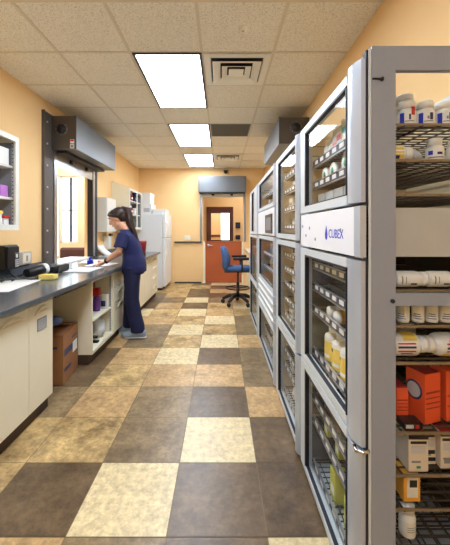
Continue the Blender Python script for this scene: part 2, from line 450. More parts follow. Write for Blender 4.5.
# ------------------------------------------------------------------ roller shutters
def shutter(label, loc, side, y0, y1, zt, zb, depth, rails=True):
    """side -1: on the left wall, +1: on the right wall"""
    t = thing('roller_shutter', label, 'roller shutter', loc, 'roller shutter hoods')
    xw = XL if side < 0 else XR
    def X(d): return xw+d if side < 0 else xw-d
    def bx(mb, d0, d1, a, b, z0, z1, m): mb.box(min(X(d0), X(d1)), max(X(d0), X(d1)), a, b, z0, z1, m)
    h = MB(); bx(h, 0, depth, y0+.004, y1, zb, zt, 'hood'); obj('hood', h, t, .006)
    e = MB(); bx(e, .002, depth-.004, y0, y0+.004, zb+.004, zt-.004, 'hood_end'); bx(e, depth-.02, depth, y0-.003, y0+.004, zb, zt, 'hood_end'); obj('end_plate', e, t)
    c = MB(); cx = X(depth*.44); cz = (zt+zb)/2+.04
    c.lathe([(0, y0-.012), (.028, y0-.012), (.03, y0-.006), (.055, y0-.006), (.058, y0)], (cx, 0, cz), 'gasket', axis='y')
    for k in range(8):
        a = k*PI/4; c.ball((cx+.068*math.cos(a), y0-.002, cz+.068*math.sin(a)), .008, 'hood', nu=8, nv=6)
    c.lathe([(.062, y0-.004), (.078, y0-.004), (.078, y0)], (cx, 0, cz), 'bronze', axis='y')
    obj('bearing', c, t)
    if side < 0:
        s = MB(); bx(s, depth-.075, depth-.025, y0-.002, y0, zb+.07, zb+.12, 'white'); bx(s, depth-.072, depth-.028, y0-.003, y0, zb+.095, zb+.117, 'red')
        bx(s, depth-.075, depth-.025, y0-.002, y0, zb+.01, zb+.06, 'white'); bx(s, depth-.068, depth-.032, y0-.003, y0, zb+.018, zb+.05, 'grey'); obj('warning_sticker', s, t)
    if rails:
        g = MB(); bx(g, 0, .02, y0-.18, y0+.035, .915, zt+.01, 'bronze'); bx(g, .02, .035, y0-.18, y0-.165, .915, zt+.01, 'bronze'); obj('mounting_plate', g, t)
        for q in range(7): p = MB(); p.lathe([(0, .01), (.012, .01), (.012, .0)], (X(.02), y0-.10, 1.1+q*.26), 'lgrey', axis='x', n=8); obj('bolt', p, t)
        for a, b, mm in ((LW[0]-.075, LW[0]-.002, 'silver'), (LW[1]-.01, LW[1]+.06, 'silver')):
            g = MB(); bx(g, 0, .03, a, b, .935, zb-.001, mm); obj('guide_rail', g, t)
        g = MB(); bx(g, 0, .035, LW[1]+.061, LW[1]+.14, .915, zb, 'dkgrey'); bx(g, -.05, .03, LW[1]-.05, LW[1]-.011, .935, 2.3, 'black'); obj('jamb_strip', g, t)
        g = MB(); bx(g, .005, .03, LW[0], LW[1]-.052, 2.17, 2.325, 'silver'); obj('bottom_bar', g, t)
        g = MB(); bx(g, .05, .17, LW[0]-.06, LW[1]+.1, 2.325, zb, 'black'); obj('slot_lip', g, t)
        for q in (4.35, 4.85): g = MB(); bx(g, .03, .05, q, q+.05, 2.27, 2.32, 'black'); obj('stop', g, t)
    return t
shutter('long grey roller shutter hood over the pass-through on left wall', (XL, 3.9, 2.35), -1, 3.90, 5.34, 2.77, 2.36, .325)
shutter('dark grey roller shutter hood high behind the tall glass cabinets', (XR, 3.95, 2.4), 1, 3.95, 5.3, 2.77, 2.44, .38, False)
t = thing('roller_shutter', 'wide grey roller shutter hood above the orange half door', 'roller shutter', (0, YB, 2.28), 'roller shutter hoods')
h = MB(); h.box(-.555, .62, YB-.3, YB, 2.29, 2.68, 'hood'); obj('hood', h, t, .006)
h = MB(); h.box(-.54, .60, YB-.28, YB-.04, 2.262, 2.29, 'black'); obj('slot_lip', h, t)
h = MB(); h.box(-.45, .56, YB-.07, YB-.02, 2.185, 2.262, 'offwhite'); obj('bottom_bar', h, t)
for q in (-.2, .27): h = MB(); h.box(q-.03, q+.03, YB-.1, YB-.02, 2.215, 2.262, 'black'); obj('stop', h, t)
for a in (-.535, .575):
    h = MB(); h.box(a, a+.06, YB-.07, YB, 1.065, 2.262, 'silver'); h.box(a+.02, a+.04, YB-.075, YB-.07, 1.065, 2.262, 'dkgrey'); obj('guide_rail', h, t)

# ------------------------------------------------------------------ half door and far door
d = MB(); d.box(-.398, .528, YB+.02, YB+.065, .012, 1.05, 'door'); d.box(-.40, .53, YB+.0, YB+.085, 1.05, 1.066, 'door')
dr = tag(obj('door_1', d), kind='structure')
h = MB(); h.lathe([(0, 0), (.032, 0), (.032, .012), (.014, .016), (.014, .05)], (-.32, YB-.032, .965), 'silver', axis='y'); h.tube([(-.32, YB-.03, .965), (-.27, YB-.035, .965), (-.2, YB-.03, .96)], .012, 'silver'); obj('door_handle', h, dr)
d = MB(); y = 9.63
d.box(-.36, -.30, y, y+.05, .012, 2.0, 'ddoor'); d.box(.255, .32, y, y+.05, .012, 2.0, 'ddoor'); d.box(-.30, .255, y, y+.05, .012, 1.05, 'ddoor'); d.box(-.30, .255, y, y+.05, 1.86, 2.0, 'ddoor')
d.box(-.44, -.36, y-.02, y+.06, 0, 2.05, 'ddoor'); d.box(.32, .37, y-.02, y+.06, 0, 2.05, 'ddoor'); d.box(-.36, .32, y-.02, y+.06, 2.0, 2.05, 'ddoor')
dr = tag(obj('door_2', d), kind='structure')
h = MB(); h.box(-.30, .255, y+.02, y+.028, 1.05, 1.86, 'glass'); obj('pane', h, dr)
for i, (z0, z1, lb) in enumerate(((1.40, 1.58, 'upper black switch box on corridor wall right of the dark door'), (1.07, 1.2, 'lower black switch box on corridor wall right of the dark door'))):
    t = thing('switch_box', lb, 'switch', (.5, 9.62, z0), 'black boxes by the corridor door')
    b = MB(); b.box(.44, .58, 9.57, 9.62, z0, z1, 'black'); obj('housing', b, t, .006)
    b = MB(); b.box(.47, .55, 9.565, 9.57, z0+.04, z1-.04, 'navyp'); obj('button_plate', b, t)
t = thing('switch_plate', 'cream light switch plate on back wall above baseboard left of half door', 'switch', (-.88, YB, 1.2))
b = MB(); b.box(-.94, -.78, YB-.01, YB, 1.10, 1.22, 'cream'); obj('plate', b, t, .003)
b = MB(); b.box(-.91, -.88, YB-.016, YB-.01, 1.135, 1.185, 'white'); obj('toggle', b, t)
b = MB(); b.box(-.84, -.81, YB-.016, YB-.01, 1.135, 1.185, 'white'); obj('toggle', b, t)

# ------------------------------------------------------------------ left worktop run
CF = -1.25            # worktop front edge
DF = -1.31            # door faces
t = thing('worktop', 'long slate blue worktop running along the left wall', 'worktop', (-1.7, .8, .87))
b = MB(); b.box(XL+.001, CF, .8, 6.58, .87, .91, 'counter'); obj('slab', b, t, .006)
b = MB(); b.box(XL+.001, XL+.02, .8, 3.70, .91, 1.0, 'counter'); obj('backsplash', b, t, .004)
b = MB(); b.box(XL+.001, XL+.02, 5.62, 6.58, .91, 1.0, 'counter'); obj('backsplash', b, t, .004)

def crescent(mb, y0, y1, z, x, m='cream', h=.042):
    """recessed-looking curved pull: an arched lip standing off the face"""
    n = 14; pts = []
    for i in range(n+1):
        s = i/n; pts.append((x-.0+.004, y0+(y1-y0)*s, z+h*math.sin(PI*s)*1.0-.02))
    mb.tube(pts, [(.004+.008*math.sin(PI*i/n)) for i in range(n+1)], m, n=8)
def base_cabinet(label, y0, y1, fronts, group=None, name='base_cabinet'):
    """fronts: list of (kind, y0, y1, z0, z1, pull y0, pull y1)"""
    t = thing(name, label, 'cabinet', (-1.7, y0, 0), group)
    b = MB(); s = .018; xb = XL+.002; xf = DF-.02
    b.box(xb, xf, y0, y0+s, .1, .868, 'cream'); b.box(xb, xf, y1-s, y1, .1, .868, 'cream')
    b.box(xb, xf, y0+s, y1-s, .1, .1+s, 'cream'); b.box(xb, xb+s, y0+s, y1-s, .1+s, .868, 'cream'); b.box(xf-.02, xf, y0+s, y1-s, .82, .868, 'cream')
    obj('carcass', b, t)
    k = MB(); k.box(xb, -1.35, y0, y1, 0, .1, 'kick'); obj('toe_kick', k, t)
    k = MB(); k.box(DF-.02, DF, y0, y1, .845, .868, 'cream'); obj('top_rail', k, t)
    for kind, a, c, z0, z1, pa, pc in fronts:
        f = MB(); f.box(DF-.019, DF, a+.003, c-.003, z0, z1, 'cream'); o = obj(kind, f, t, .003)
        if pa is not None:
            h = MB(); crescent(h, pa, pc, z1-.05, DF); obj('handle', h, o)
            h = MB(); h.box(DF-.001, DF+.0012, pa+.03, pc-.03, z1-.065, z1-.05, 'cream_recess'); obj('recess_shade', h, o)  # flat darker patch painting the shade of a recess
    return t
bc = base_cabinet('near cream base cabinet with two plain doors and curved pulls', .85, 2.48,
    [('door', .85, 1.42, .105, .84, 1.12, 1.36), ('door', 1.42, 2.17, .105, .84, 1.86, 2.12), ('door', 2.17, 2.48, .105, .84, 2.235, 2.43)])
t = thing('notice_plate', 'small grey notice plate stuck on the narrow cream cabinet door', 'notice', (DF, 2.32, .69))
b = MB(); b.box(DF, DF+.003, 2.265, 2.385, .645, .735, 'grey'); obj('plate', b, t)
b = MB()
for i in range(5): b.box(DF+.003, DF+.004, 2.275, 2.375, .655+i*.015, .662+i*.015, 'lgrey')
obj('print', b, t)
# knee space: shallow black tray under the worktop
t = thing('keyboard_tray', 'thin black tray slung under the worktop in the knee space', 'tray', (-1.55, 2.85, .83))
b = MB(); b.box(-1.82, -1.33, 2.56, 3.15, .825, .845, 'black'); obj('board', b, t, .004)
for q in (2.58, 3.10): b = MB(); b.box(-1.8, -1.4, q, q+.03, .845, .87, 'dkgrey'); obj('runner', b, t)
# open shelf unit
t = thing('shelf_unit', 'open cream shelf unit under worktop between knee space and drawers', 'shelf unit', (-1.7, 3.23, 0))
b = MB(); xb = XL+.002
b.box(xb, DF, 3.23, 3.25, .1, .868, 'cream'); b.box(xb, DF, 3.87, 3.905, .1, .868, 'cream'); b.box(xb, DF, 3.25, 3.87, .1, .13, 'cream'); b.box(xb, xb+.018, 3.25, 3.87, .13, .868, 'cream'); b.box(DF-.02, DF, 3.25, 3.87, .835, .868, 'cream')
obj('carcass', b, t, .002)
b = MB(); b.box(xb, -1.35, 3.23, 3.905, 0, .1, 'kick'); obj('toe_kick', b, t)
b = MB(); b.box(xb+.018, DF-.02, 3.25, 3.87, .415, .435, 'cream'); obj('shelf', b, t, .002)
b = MB(); b.box(DF-.045, DF-.025, 3.862, 3.87, .14, .83, 'lgrey')
for i in range(20): b.box(DF-.04, DF-.03, 3.860, 3.863, .16+i*.033, .178+i*.033, 'dkgrey')
b.box(DF-.36, DF-.34, 3.862, 3.87, .14, .83, 'lgrey')
obj('pilaster_strip', b, t)
# drawers and doors beyond
dw = [('drawer', 3.91, 4.42, .66, .84, 4.04, 4.3), ('drawer', 3.91, 4.42, .47, .652, 4.04, 4.3), ('drawer', 3.91, 4.42, .105, .462, 4.04, 4.3)]
base_cabinet('cream drawer cabinet beside the standing woman', 3.907, 4.42, dw)
fr = []
for a, c in ((4.422, 4.98), (4.98, 5.42)):
    fr.append(('door', a, c, .105, .84, c-.3, c-.06))
base_cabinet('cream two-door base cabinet just beyond the standing woman', 4.422, 5.42, fr, 'far base cabinets')
fr = [('door', 5.42, 6.02, .105, .84, 5.7, 5.96)]
for i in range(4): fr.append(('drawer', 6.02, 6.56, .105+i*.185, .282+i*.185 if i < 3 else .84, 6.16, 6.46))
base_cabinet('cream base cabinet with drawer stack next to the white fridge', 5.422, 6.56, fr, 'far base cabinets')

# ------------------------------------------------------------------ wall cabinets with sloping tops
def wall_cabinet(label, y0, y1, bays, zb=1.37, zf=2.17, zw=2.31, xf=-1.77, shelves=(1.63, 1.90)):
    t = thing('wall_cabinet', label, 'cabinet', (XL, y0, zb), 'open wall cabinets with sloping tops')
    s = .02; xb = XL+.001
    b = MB()
    side = [(xb, zb), (xf, zb), (xf, zf), (xb, zw)]
    b.prism(side, 'y', y0, y0+s, 'cream'); b.prism(side, 'y', y1-s, y1, 'cream')
    b.box(xb, xf, y0+s, y1-s, zb, zb+s, 'cream'); b.box(xb, xb+.01, y0+s, y1-s, zb+s, zw-.03, 'grey')
    b.prism([(xb, zw-.02), (xf, zf-.02), (xf, zf), (xb, zw)], 'y', y0+s, y1-s, 'cream')
    b.box(xb+.012, xf-.022, y1-s-.003, y1-s, zb+s, zf-.05, 'grey')
    obj('carcass', b, t)
    f = MB(); e = .045
    f.box(xf, xf+.018, y0, y1, zb, zb+e, 'offwhite'); f.box(xf, xf+.018, y0, y1, zf-e, zf, 'offwhite')
    for q in bays: f.box(xf, xf+.018, q-e/2 if q not in (y0, y1) else (q if q == y0 else q-e), q+e/2 if q not in (y0, y1) else (q+e if q == y0 else q), zb+e, zf-e, 'offwhite')
    obj('face_frame', f, t, .002)
    for z in shelves:
        b = MB(); b.box(xb+.01, xf-.02, y0+s, y1-s, z, z+.02, 'offwhite'); obj('shelf', b, t)
    b = MB()
    b.box(xf-.03, xf-.01, y1-s-.006, y1-s, zb+.03, zf-.06, 'lgrey')
    for i in range(22): b.box(xf-.025, xf-.015, y1-s-.008, y1-s-.005, zb+.05+i*.033, zb+.06+i*.033, 'dkgrey')
    obj('pilaster_strip', b, t)
    return t
wall_cabinet('open white wall cabinet high on left wall nearest the camera', 1.75, 2.76, [1.75, 2.76])
wall_cabinet('open white wall cabinet with red bottles beside the white fridge', 6.1, 7.06, [6.1, 6.66, 7.06], shelves=(1.66, 1.93))
t = thing('wall_box', 'shallow cream box cabinet on left wall in front of the woman', 'box', (XL, 5.39, 1.33))
b = MB(); b.box(XL, -1.945, 5.39, 5.85, 1.33, 1.92, 'offwhite'); obj('body', b, t, .006)
b = MB(); b.box(-1.945, -1.93, 5.395, 5.845, 1.335, 1.915, 'offwhite'); dd = obj('door', b, t, .004)
b = MB(); b.box(-1.93, -1.922, 5.6, 5.66, 1.68, 1.72, 'grey'); obj('lock', b, dd)
t = thing('soap_dispenser', 'small white soap dispenser with black nozzle under the shallow wall box', 'dispenser', (XL, 5.75, 1.15))
b = MB(); b.box(XL, -2.0, 5.69, 5.81, 1.03, 1.26, 'offwhite'); obj('body', b, t, .01)
b = MB(); b.box(-2.02, -1.97, 5.70, 5.80, 1.25, 1.30, 'black'); obj('nozzle', b, t, .006)

# ------------------------------------------------------------------ fridge and the boxes on it
t = thing('fridge', 'white top-freezer fridge in the far left corner past the worktop', 'fridge', (-1.6, 7.5, 0))
b = MB(); b.box(-1.98, -1.31, 7.1, 8.02, .06, 1.72, 'fridge'); obj('body', b, t, .012)
b = MB(); b.box(-1.9, -1.33, 7.15, 7.97, 0, .06, 'dkgrey'); obj('plinth', b, t)
for a, c in ((.09, 1.17), (1.185, 1.72)):
    b = MB(); b.box(-1.308, -1.24, 7.1, 8.02, a, c, 'fridge'); o = obj('door', b, t, .014)
    h = MB(); zz = (.75, 1.15) if a < .5 else (1.22, 1.55)
    h.tube([(-1.24, 7.18, zz[0]), (-1.205, 7.18, zz[0]+.03), (-1.20, 7.18, (zz[0]+zz[1])/2), (-1.205, 7.18, zz[1]-.03), (-1.24, 7.18, zz[1])], .012, 'fridge'); obj('handle', h, o)
def plain_box(name, label, cat, x0, x1, y0, y1, z0, z1, m, lid=None, group=None, lab=None):
    t = thing(name, label, cat, ((x0+x1)/2, (y0+y1)/2, z0), group)
    h = z1-z0
    b = MB(); b.box(x0, x1, y0, y1, z0, z1-.2*h if lid else z1, m); obj('body', b, t, .004)
    if lid: b = MB(); b.box(x0-.006, x1+.006, y0-.006, y1+.006, z1-.2*h, z1, lid); obj('lid', b, t, .003)
    if lab: b = MB(); b.box(x0+.2*(x1-x0), x1-.2*(x1-x0), y0-.008, y0-.0065 if lid else y0, z0+.2*h, z0+.6*h, lab); obj('label', b, t)
    return t
plain_box('foam_box', 'flat white foam box lying on the front of the fridge top', 'box', -1.54, -1.25, 7.15, 7.7, 1.721, 1.83, 'white', 'white', 'white boxes on the fridge')
plain_box('foam_box', 'lower white carton stacked at the left on the fridge', 'box', -1.78, -1.56, 7.15, 7.6, 1.721, 1.94, 'white', None, 'white boxes on the fridge', 'lgrey')
plain_box('foam_box', 'upper white carton on top of the stack at the left on the fridge', 'box', -1.80, -1.60, 7.17, 7.6, 1.942, 2.2, 'white', 'white', 'white boxes on the fridge')

# ------------------------------------------------------------------ things on the worktop
t = thing('wall_phone', 'black wall phone with keypad hanging on the left wall by the near wall cabinet', 'phone', (XL, 3.07, 1.0))
b = MB(); b.box(XL+.001, -2.02, 2.97, 3.17, .985, 1.225, 'black'); obj('body', b, t, .012)
b = MB(); b.box(-2.02, -2.0, 2.985, 3.155, 1.0, 1.21, 'black'); obj('face_plate', b, t, .006)
b = MB()
for i in range(4):
    for j in range(3): b.box(-2.0, -1.994, 3.09+j*.018, 3.103+j*.018, 1.012+i*.02, 1.026+i*.02, 'lgrey')
obj('keypad', b, t)
b = MB(); b.box(-2.0, -1.994, 3.10, 3.125, 1.10, 1.135, 'white'); obj('display', b, t)
b = MB(); b.box(-2.0, -1.994, 3.085, 3.145, 1.14, 1.15, 'grey'); obj('slot', b, t)
b = MB(); b.tube([(-2.03, 3.03, .99), (-2.0, 3.02, .95), (-1.93, 2.98, .93), (-1.9, 2.96, .918), (-1.92, 2.9, .918)], .007, 'black'); obj('cord', b, t)
t = thing('outlet_box', 'steel outlet plate low on the left wall behind the black scanner pile', 'outlet', (XL, 3.3, 1.05))
b = MB(); b.box(XL+.001, -2.06, 3.20, 3.46, 1.005, 1.14, 'plate'); obj('box_body', b, t, .004)
b = MB(); b.box(-2.06, -2.052, 3.3, 3.43, 1.02, 1.125, 'offwhite'); b.box(-2.052, -2.05, 3.35, 3.38, 1.04, 1.1, 'tape'); obj('receptacle', b, t, .003)
# black scanner pile
t = thing('barcode_scanner', 'black and white handheld scanner lying on the worktop beside the yellow sponge', 'scanner', (-1.85, 3.2, .91))
b = MB(); b.tube([(-1.86, 2.98+.06, .958), (-1.83, 3.13, .965), (-1.79, 3.2, .975)], [(.038, .045), (.048, .052), (.052, .056)], 'black', n=14); obj('body', b, t)
b = MB(); b.tube([(-1.80, 3.185, .975), (-1.785, 3.235, .978)], [.058, .056], 'white', n=14); obj('collar', b, t)
b = MB(); b.tube([(-1.784, 3.237, .978), (-1.77, 3.28, .975), (-1.745, 3.33, .962)], [.044, .04, .05], 'black', n=14); obj('scan_head', b, t)
b = MB(); b.tube([(-1.87, 3.03, .95), (-1.92, 3.04, .93), (-1.98, 3.1, .922), (-2.0, 3.2, .92), (-1.94, 3.3, .92), (-1.86, 3.3, .92)], .008, 'black'); obj('cable', b, t)
t = thing('label_printer', 'low black label printer on worktop in front of the window guide rail', 'printer', (-1.9, 3.55, .91))
b = MB(); b.box(-1.96, -1.74, 3.40, 3.66, .911, .985, 'black'); obj('body', b, t, .014)
b = MB(); b.tube([(-1.94, 3.42, .98), (-1.91, 3.43, 1.03), (-1.88, 3.44, 1.085)], [(.012, .05), (.012, .045), (.004, .01)], 'dkgrey'); obj('paper_guide', b, t)
b = MB(); b.box(-1.80, -1.76, 3.46, 3.62, .985, .993, 'lgrey'); obj('button_panel', b, t, .002)
t = thing('sponge', 'pale yellow sponge block on the worktop beside black scanner', 'sponge', (-1.62, 3.1, .91))
b = MB(); b.box(-1.68, -1.54, 2.92, 3.02, .911, .95, 'sponge'); obj('block', b, t, .01)
b = MB(); b.box(-1.68, -1.54, 2.92, 3.02, .95, .956, 'yellow'); obj('scour_layer', b, t, .003)
t = thing('cable_bundle', 'tangled black cables lying on the worktop below the wall phone', 'cables', (-1.8, 2.6, .91))
for k in range(4):
    b = MB(); r = random.Random(k+5); pts = [(-1.99+.05*k, 2.62+.06*k, .924)]
    for i in range(7): pts.append((max(-2.03, min(-1.7, pts[-1][0]+r.uniform(-.06, .1))), min(2.94, pts[-1][1]+r.uniform(.0, .08)), .924+r.uniform(0, .02)))
    b.tube(pts, .007, 'black' if k % 2 == 0 else 'dkgrey'); obj('cable', b, t)
def sheet(name, label, x0, x1, y0, y1, z, rz, m='paper', group=None, cat='paper'):
    b = MB(); b.box(x0-(x0+x1)/2, x1-(x0+x1)/2, y0-(y0+y1)/2, y1-(y0+y1)/2, 0, .003, m)
    o = obj(name, b, None); o.location = ((x0+x1)/2, (y0+y1)/2, z); o.rotation_euler = (0, 0, rz)
    return tag(o, label, cat, group)
sheet('paper_sheet', 'large white paper sheet lying under the black cables', -1.98, -1.62, 2.35, 2.92, .9105, .12)
sheet('paper_sheet', 'white paper corner on worktop at the left picture edge below the cables', -1.52, -1.38, 1.62, 1.98, .9105, .1)
t = thing('clipboard', 'white chart in clip folder lying on the worktop in front of the pass-through', 'clipboard', (-1.62, 3.8, .91))
b = MB(); b.box(-1.71, -1.42, 3.42, 3.85, .911, .917, 'lgrey'); obj('board', b, t, .002)
b = MB(); b.box(-1.69, -1.44, 3.44, 3.82, .917, .921, 'paper'); obj('page', b, t)
b = MB(); b.box(-1.62, -1.51, 3.80, 3.835, .921, .931, 'silver'); obj('clip', b, t)
sheet('paper_sheet', 'cream paper folder by the window frame behind the chart', -2.0, -1.68, 4.35, 4.85, .9105, .2, 'beige')
sheet('paper_sheet', 'white form under the hands of the woman', -1.72, -1.42, 4.02, 4.38, .9105, -.1)
t = thing('tape_dispenser', 'small bright blue stamp with white knob on worktop by the woman', 'stamp', (-1.76, 4.28, .91))
b = MB(); b.box(-1.80, -1.73, 4.27, 4.32, .914, .96, 'blue'); obj('body', b, t, .006)
b = MB(); b.lathe([(.018, .96), (.022, .985), (.012, 1.0), (0, 1.002)], (-1.765, 4.295, 0), 'blue'); obj('knob', b, t)
t = thing('marker_pen', 'red marker pen lying on the worktop by the blue stamp', 'pen', (-1.66, 4.44, .92))
b = MB(); b.tube([(-1.72, 4.46, .925), (-1.62, 4.42, .925)], .011, 'red'); obj('barrel', b, t)
b = MB(); b.tube([(-1.62, 4.42, .925), (-1.585, 4.406, .925)], .012, 'redd'); obj('cap', b, t)
t = thing('paper_roll_tray', 'curved white plastic scoop tray on worktop behind the hands of the woman', 'tray', (-1.85, 5.4, .91))
b = MB(); pts = []
pr = [(-2.07, 1.10), (-2.03, 1.03), (-1.95, .965), (-1.85, .93), (-1.75, .915), (-1.75, .911), (-1.86, .918), (-1.97, .95), (-2.05, 1.01), (-2.09, 1.09)]
b.prism(pr, 'y', 5.34, 5.6, 'white'); obj('scoop', b, t, .003)
for q in (5.334, 5.6): b = MB(); b.box(-2.05, -1.76, q, q+.006, .9105, .935, 'white'); obj('end_lip', b, t)
t = thing('sharps_bin', 'red plastic bin on the worktop behind the woman', 'bin', (-1.52, 6.05, .91))
b = MB(); b.lathe([(0, .911), (.085, .911), (.1, 1.12), (.1, 1.125)], (-1.52, 6.05, 0), 'redd', n=24); obj('bucket', b, t)
b = MB(); b.lathe([(.104, 1.12), (.104, 1.15), (.08, 1.155), (0, 1.155)], (-1.52, 6.05, 0), 'redd', n=24); obj('lid', b, t)

# ------------------------------------------------------------------ cardboard box and bag in the knee space
t = thing('cardboard_box', 'brown cardboard carton on the floor under the worktop', 'box', (-1.575, 2.985, 0))
x0, x1, y0, y1, z1 = -1.735, -1.415, 2.785, 3.185, .44
b = MB(); b.box(x0, x1, y0, y1, .001, z1, 'card'); obj('body', b, t, .004)
b = MB(); b.add([(x0, y0, z1+.002), (x1, y0, z1+.002), (x1, y0+.23, z1+.02), (x0, y0+.23, z1+.02), (x0, y0, z1+.006), (x1, y0, z1+.006), (x1, y0+.23, z1+.024), (x0, y0+.23, z1+.024)],
                [(0, 1, 2, 3), (4, 5, 6, 7), (0, 1, 5, 4), (1, 2, 6, 5), (2, 3, 7, 6), (3, 0, 4, 7)], 'card'); obj('flap', b, t)
b = MB(); b.add([(x0, y1, z1+.002), (x1, y1, z1+.002), (x1, y1-.23, z1+.045), (x0, y1-.23, z1+.045), (x0, y1, z1+.006), (x1, y1, z1+.006), (x1, y1-.23, z1+.049), (x0, y1-.23, z1+.049)],
                [(0, 1, 2, 3), (4, 5, 6, 7), (0, 1, 5, 4), (1, 2, 6, 5), (2, 3, 7, 6), (3, 0, 4, 7)], 'card'); obj('flap', b, t)
b = MB(); b.box(x1, x1+.0015, y0+.03, y1-.02, .24, .30, 'navyp'); b.box(x1, x1+.0015, y0+.03, y0+.2, .1, .13, 'navyp'); b.box(x1, x1+.0015, y1-.17, y1-.05, .34, .36, 'navyp')
b.lathe([(0, -.0015), (.05, -.0015), (.05, 0)], (x0+.15, y0, .22), 'navyp', axis='y'); b.box(x0+.03, x1-.05, y0-.0015, y0, .32, .34, 'navyp'); obj('print', b, t)
b = MB(); b.box(x1+.0015, x1+.003, y0+.24, y0+.36, .2, .3, 'white'); obj('shipping_label', b, t); t.rotation_euler.z = .12
def lumpy(name, label, cat, c, r, m, seed, group=None):
    b = MB(); b.ball((0, 0, r[2]), r, m, nu=20, nv=14)
    rn = random.Random(seed); ph = [rn.uniform(0, 6) for _ in range(6)]
    vv = []
    for x, y, z in b.v:
        k = 1+.10*math.sin(14*x/r[0]*.4+ph[0]+z*20)+.10*math.sin(9*y/r[1]*.6+ph[1])+.08*math.sin(z/r[2]*5+ph[2]+x*30)
        vv.append((x*k, y*k, max(0.0, z*(.9+.1*k))))
    b.v = vv
    o = obj(name, b, None, local=True); o.location = c
    return tag(o, label, cat, group)
lumpy('plastic_bag', 'crumpled blue and white plastic bag lying on top of the cardboard carton', 'bag', (-1.56, 2.93, .487), (.085, .1, .045), 'bagblue', 3)

# things in the open shelf unit
t = thing('spray_bottle', 'purple bottle with orange red cap on shelf of the open unit', 'bottle', (-1.44, 3.68, .435))
b = MB(); b.lathe([(0, .436), (.04, .436), (.042, .56), (.03, .6), (.02, .61)], (-1.44, 3.68, 0), 'purple'); obj('body', b, t)
b = MB(); b.box(-1.48, -1.40, 3.645, 3.715, .61, .70, 'red'); obj('spray_head', b, t, .012)
plain_box('carton', 'white carton standing left of the purple bottle in the open unit', 'box', -1.56, -1.49, 3.62, 3.7, .436, .6, 'white', None, None, 'blue')
plain_box('carton', 'white carton standing right of the purple bottle in the open unit', 'box', -1.43, -1.345, 3.75, 3.82, .436, .60, 'offwhite', None, None, 'navyp')
plain_box('carton', 'large brown carton deep in the open unit behind purple bottle', 'box', -1.95, -1.52, 3.74, 3.85, .436, .78, 'card', None)
lumpy('plastic_bag', 'white plastic bag on bottom shelf of the open unit', 'bag', (-1.45, 3.7, .131), (.10, .13, .11), 'bag', 9)
t = thing('stapler', 'black stapler on bottom shelf of the open unit', 'stapler', (-1.46, 3.38, .13))
b = MB(); b.box(-1.50, -1.35, 3.48, 3.53, .131, .15, 'black'); obj('base', b, t, .004)
b = MB(); b.tube([(-1.50, 3.505, .165), (-1.44, 3.505, .2), (-1.36, 3.505, .19)], [(.014, .018), (.02, .022), (.014, .02)], 'black'); obj('arm', b, t)

# things in the wall cabinets
plain_box('carton', 'white carton with dark blue band on upper shelf of near wall cabinet', 'box', -1.93, -1.80, 2.5, 2.70, 1.921, 2.06, 'white', None, None)
plain_box('carton', 'lilac carton on middle shelf of near wall cabinet', 'box', -1.87, -1.80, 2.60, 2.69, 1.651, 1.745, 'violet', None, None)
for k, (yy, m1, m2) in enumerate(((2.585, 'white', 'yellow'), (2.515, 'offwhite', 'lgrey'), (2.67, 'white', 'red'))):
    plain_box('carton', ['white carton with yellow top', 'plain pale carton', 'small white carton with red top'][k]+' on bottom shelf of near wall cabinet', 'box', -1.88, -1.80, yy-.03, yy+.03, 1.391, 1.53-.02*k, m1, m2, None)

# ------------------------------------------------------------------ chair beyond the pass-through
t = thing('armchair', 'dark striped upholstered chair in the room beyond the pass-through', 'chair', (-2.75, 5.8, 0))
b = MB(); b.box(-3.05, -2.5, 5.5, 6.05, .36, .5, 'uph'); obj('seat', b, t, .04)
b = MB(); b.box(-3.03, -2.52, 5.95, 6.07, .5, 1.03, 'uph'); obj('backrest', b, t, .04)
for x in (-3.03, -2.56):
    for y in (5.52, 6.0): b = MB(); b.box(x, x+.04, y, y+.04, 0, .37, 'ddoor'); obj('leg', b, t)
for x in (-3.07, -2.52): b = MB(); b.box(x, x+.04, 5.5, 6.0, .62, .66, 'ddoor'); b.box(x, x+.04, 5.5, 5.54, .4, .62, 'ddoor'); obj('armrest', b, t)

# ------------------------------------------------------------------ task chair and right-hand worktop at the back
t = thing('task_chair', 'blue drafting chair with foot ring standing before the half door', 'chair', (.30, 5.85, 0))
cx, cy = .31, 5.85
b = MB(); b.box(cx-.19, cx+.24, cy-.22, cy+.22, .62, .70, 'fabric'); obj('seat', b, t, .035)
b = MB(); b.box(cx-.17, cx+.2, cy-.19, cy+.19, .605, .62, 'black'); obj('seat_pan', b, t)
b = MB()
pts = [(cx-.19, cy, .60), (cx-.215, cy, .70), (cx-.21, cy, .84), (cx-.245, cy, .97), (cx-.29, cy, 1.06)]
b.tube(pts, [(.06, .13), (.075, .2), (.08, .21), (.07, .17), (.04, .09)], 'fabric', n=16); obj('backrest', b, t)
b = MB(); b.tube([(cx-.05, cy, .6), (cx-.2, cy, .585), (cx-.215, cy, .64)], (.012), 'black'); obj('back_bar', b, t)
b = MB(); b.tube([(cx, cy, .14), (cx, cy, .4)], .028, 'black'); b.tube([(cx, cy, .4), (cx, cy, .605)], .018, 'dkgrey'); obj('gas_lift', b, t)
b = MB(); n = 28
b.tube([(cx+.22*math.cos(2*PI*i/n), cy+.22*math.sin(2*PI*i/n), .30) for i in range(n+1)], .011, 'black', caps=False)
for k in range(3): a = k*2*PI/3+.4; b.tube([(cx, cy, .30), (cx+.22*math.cos(a), cy+.22*math.sin(a), .30)], .008, 'black')
obj('foot_ring', b, t)
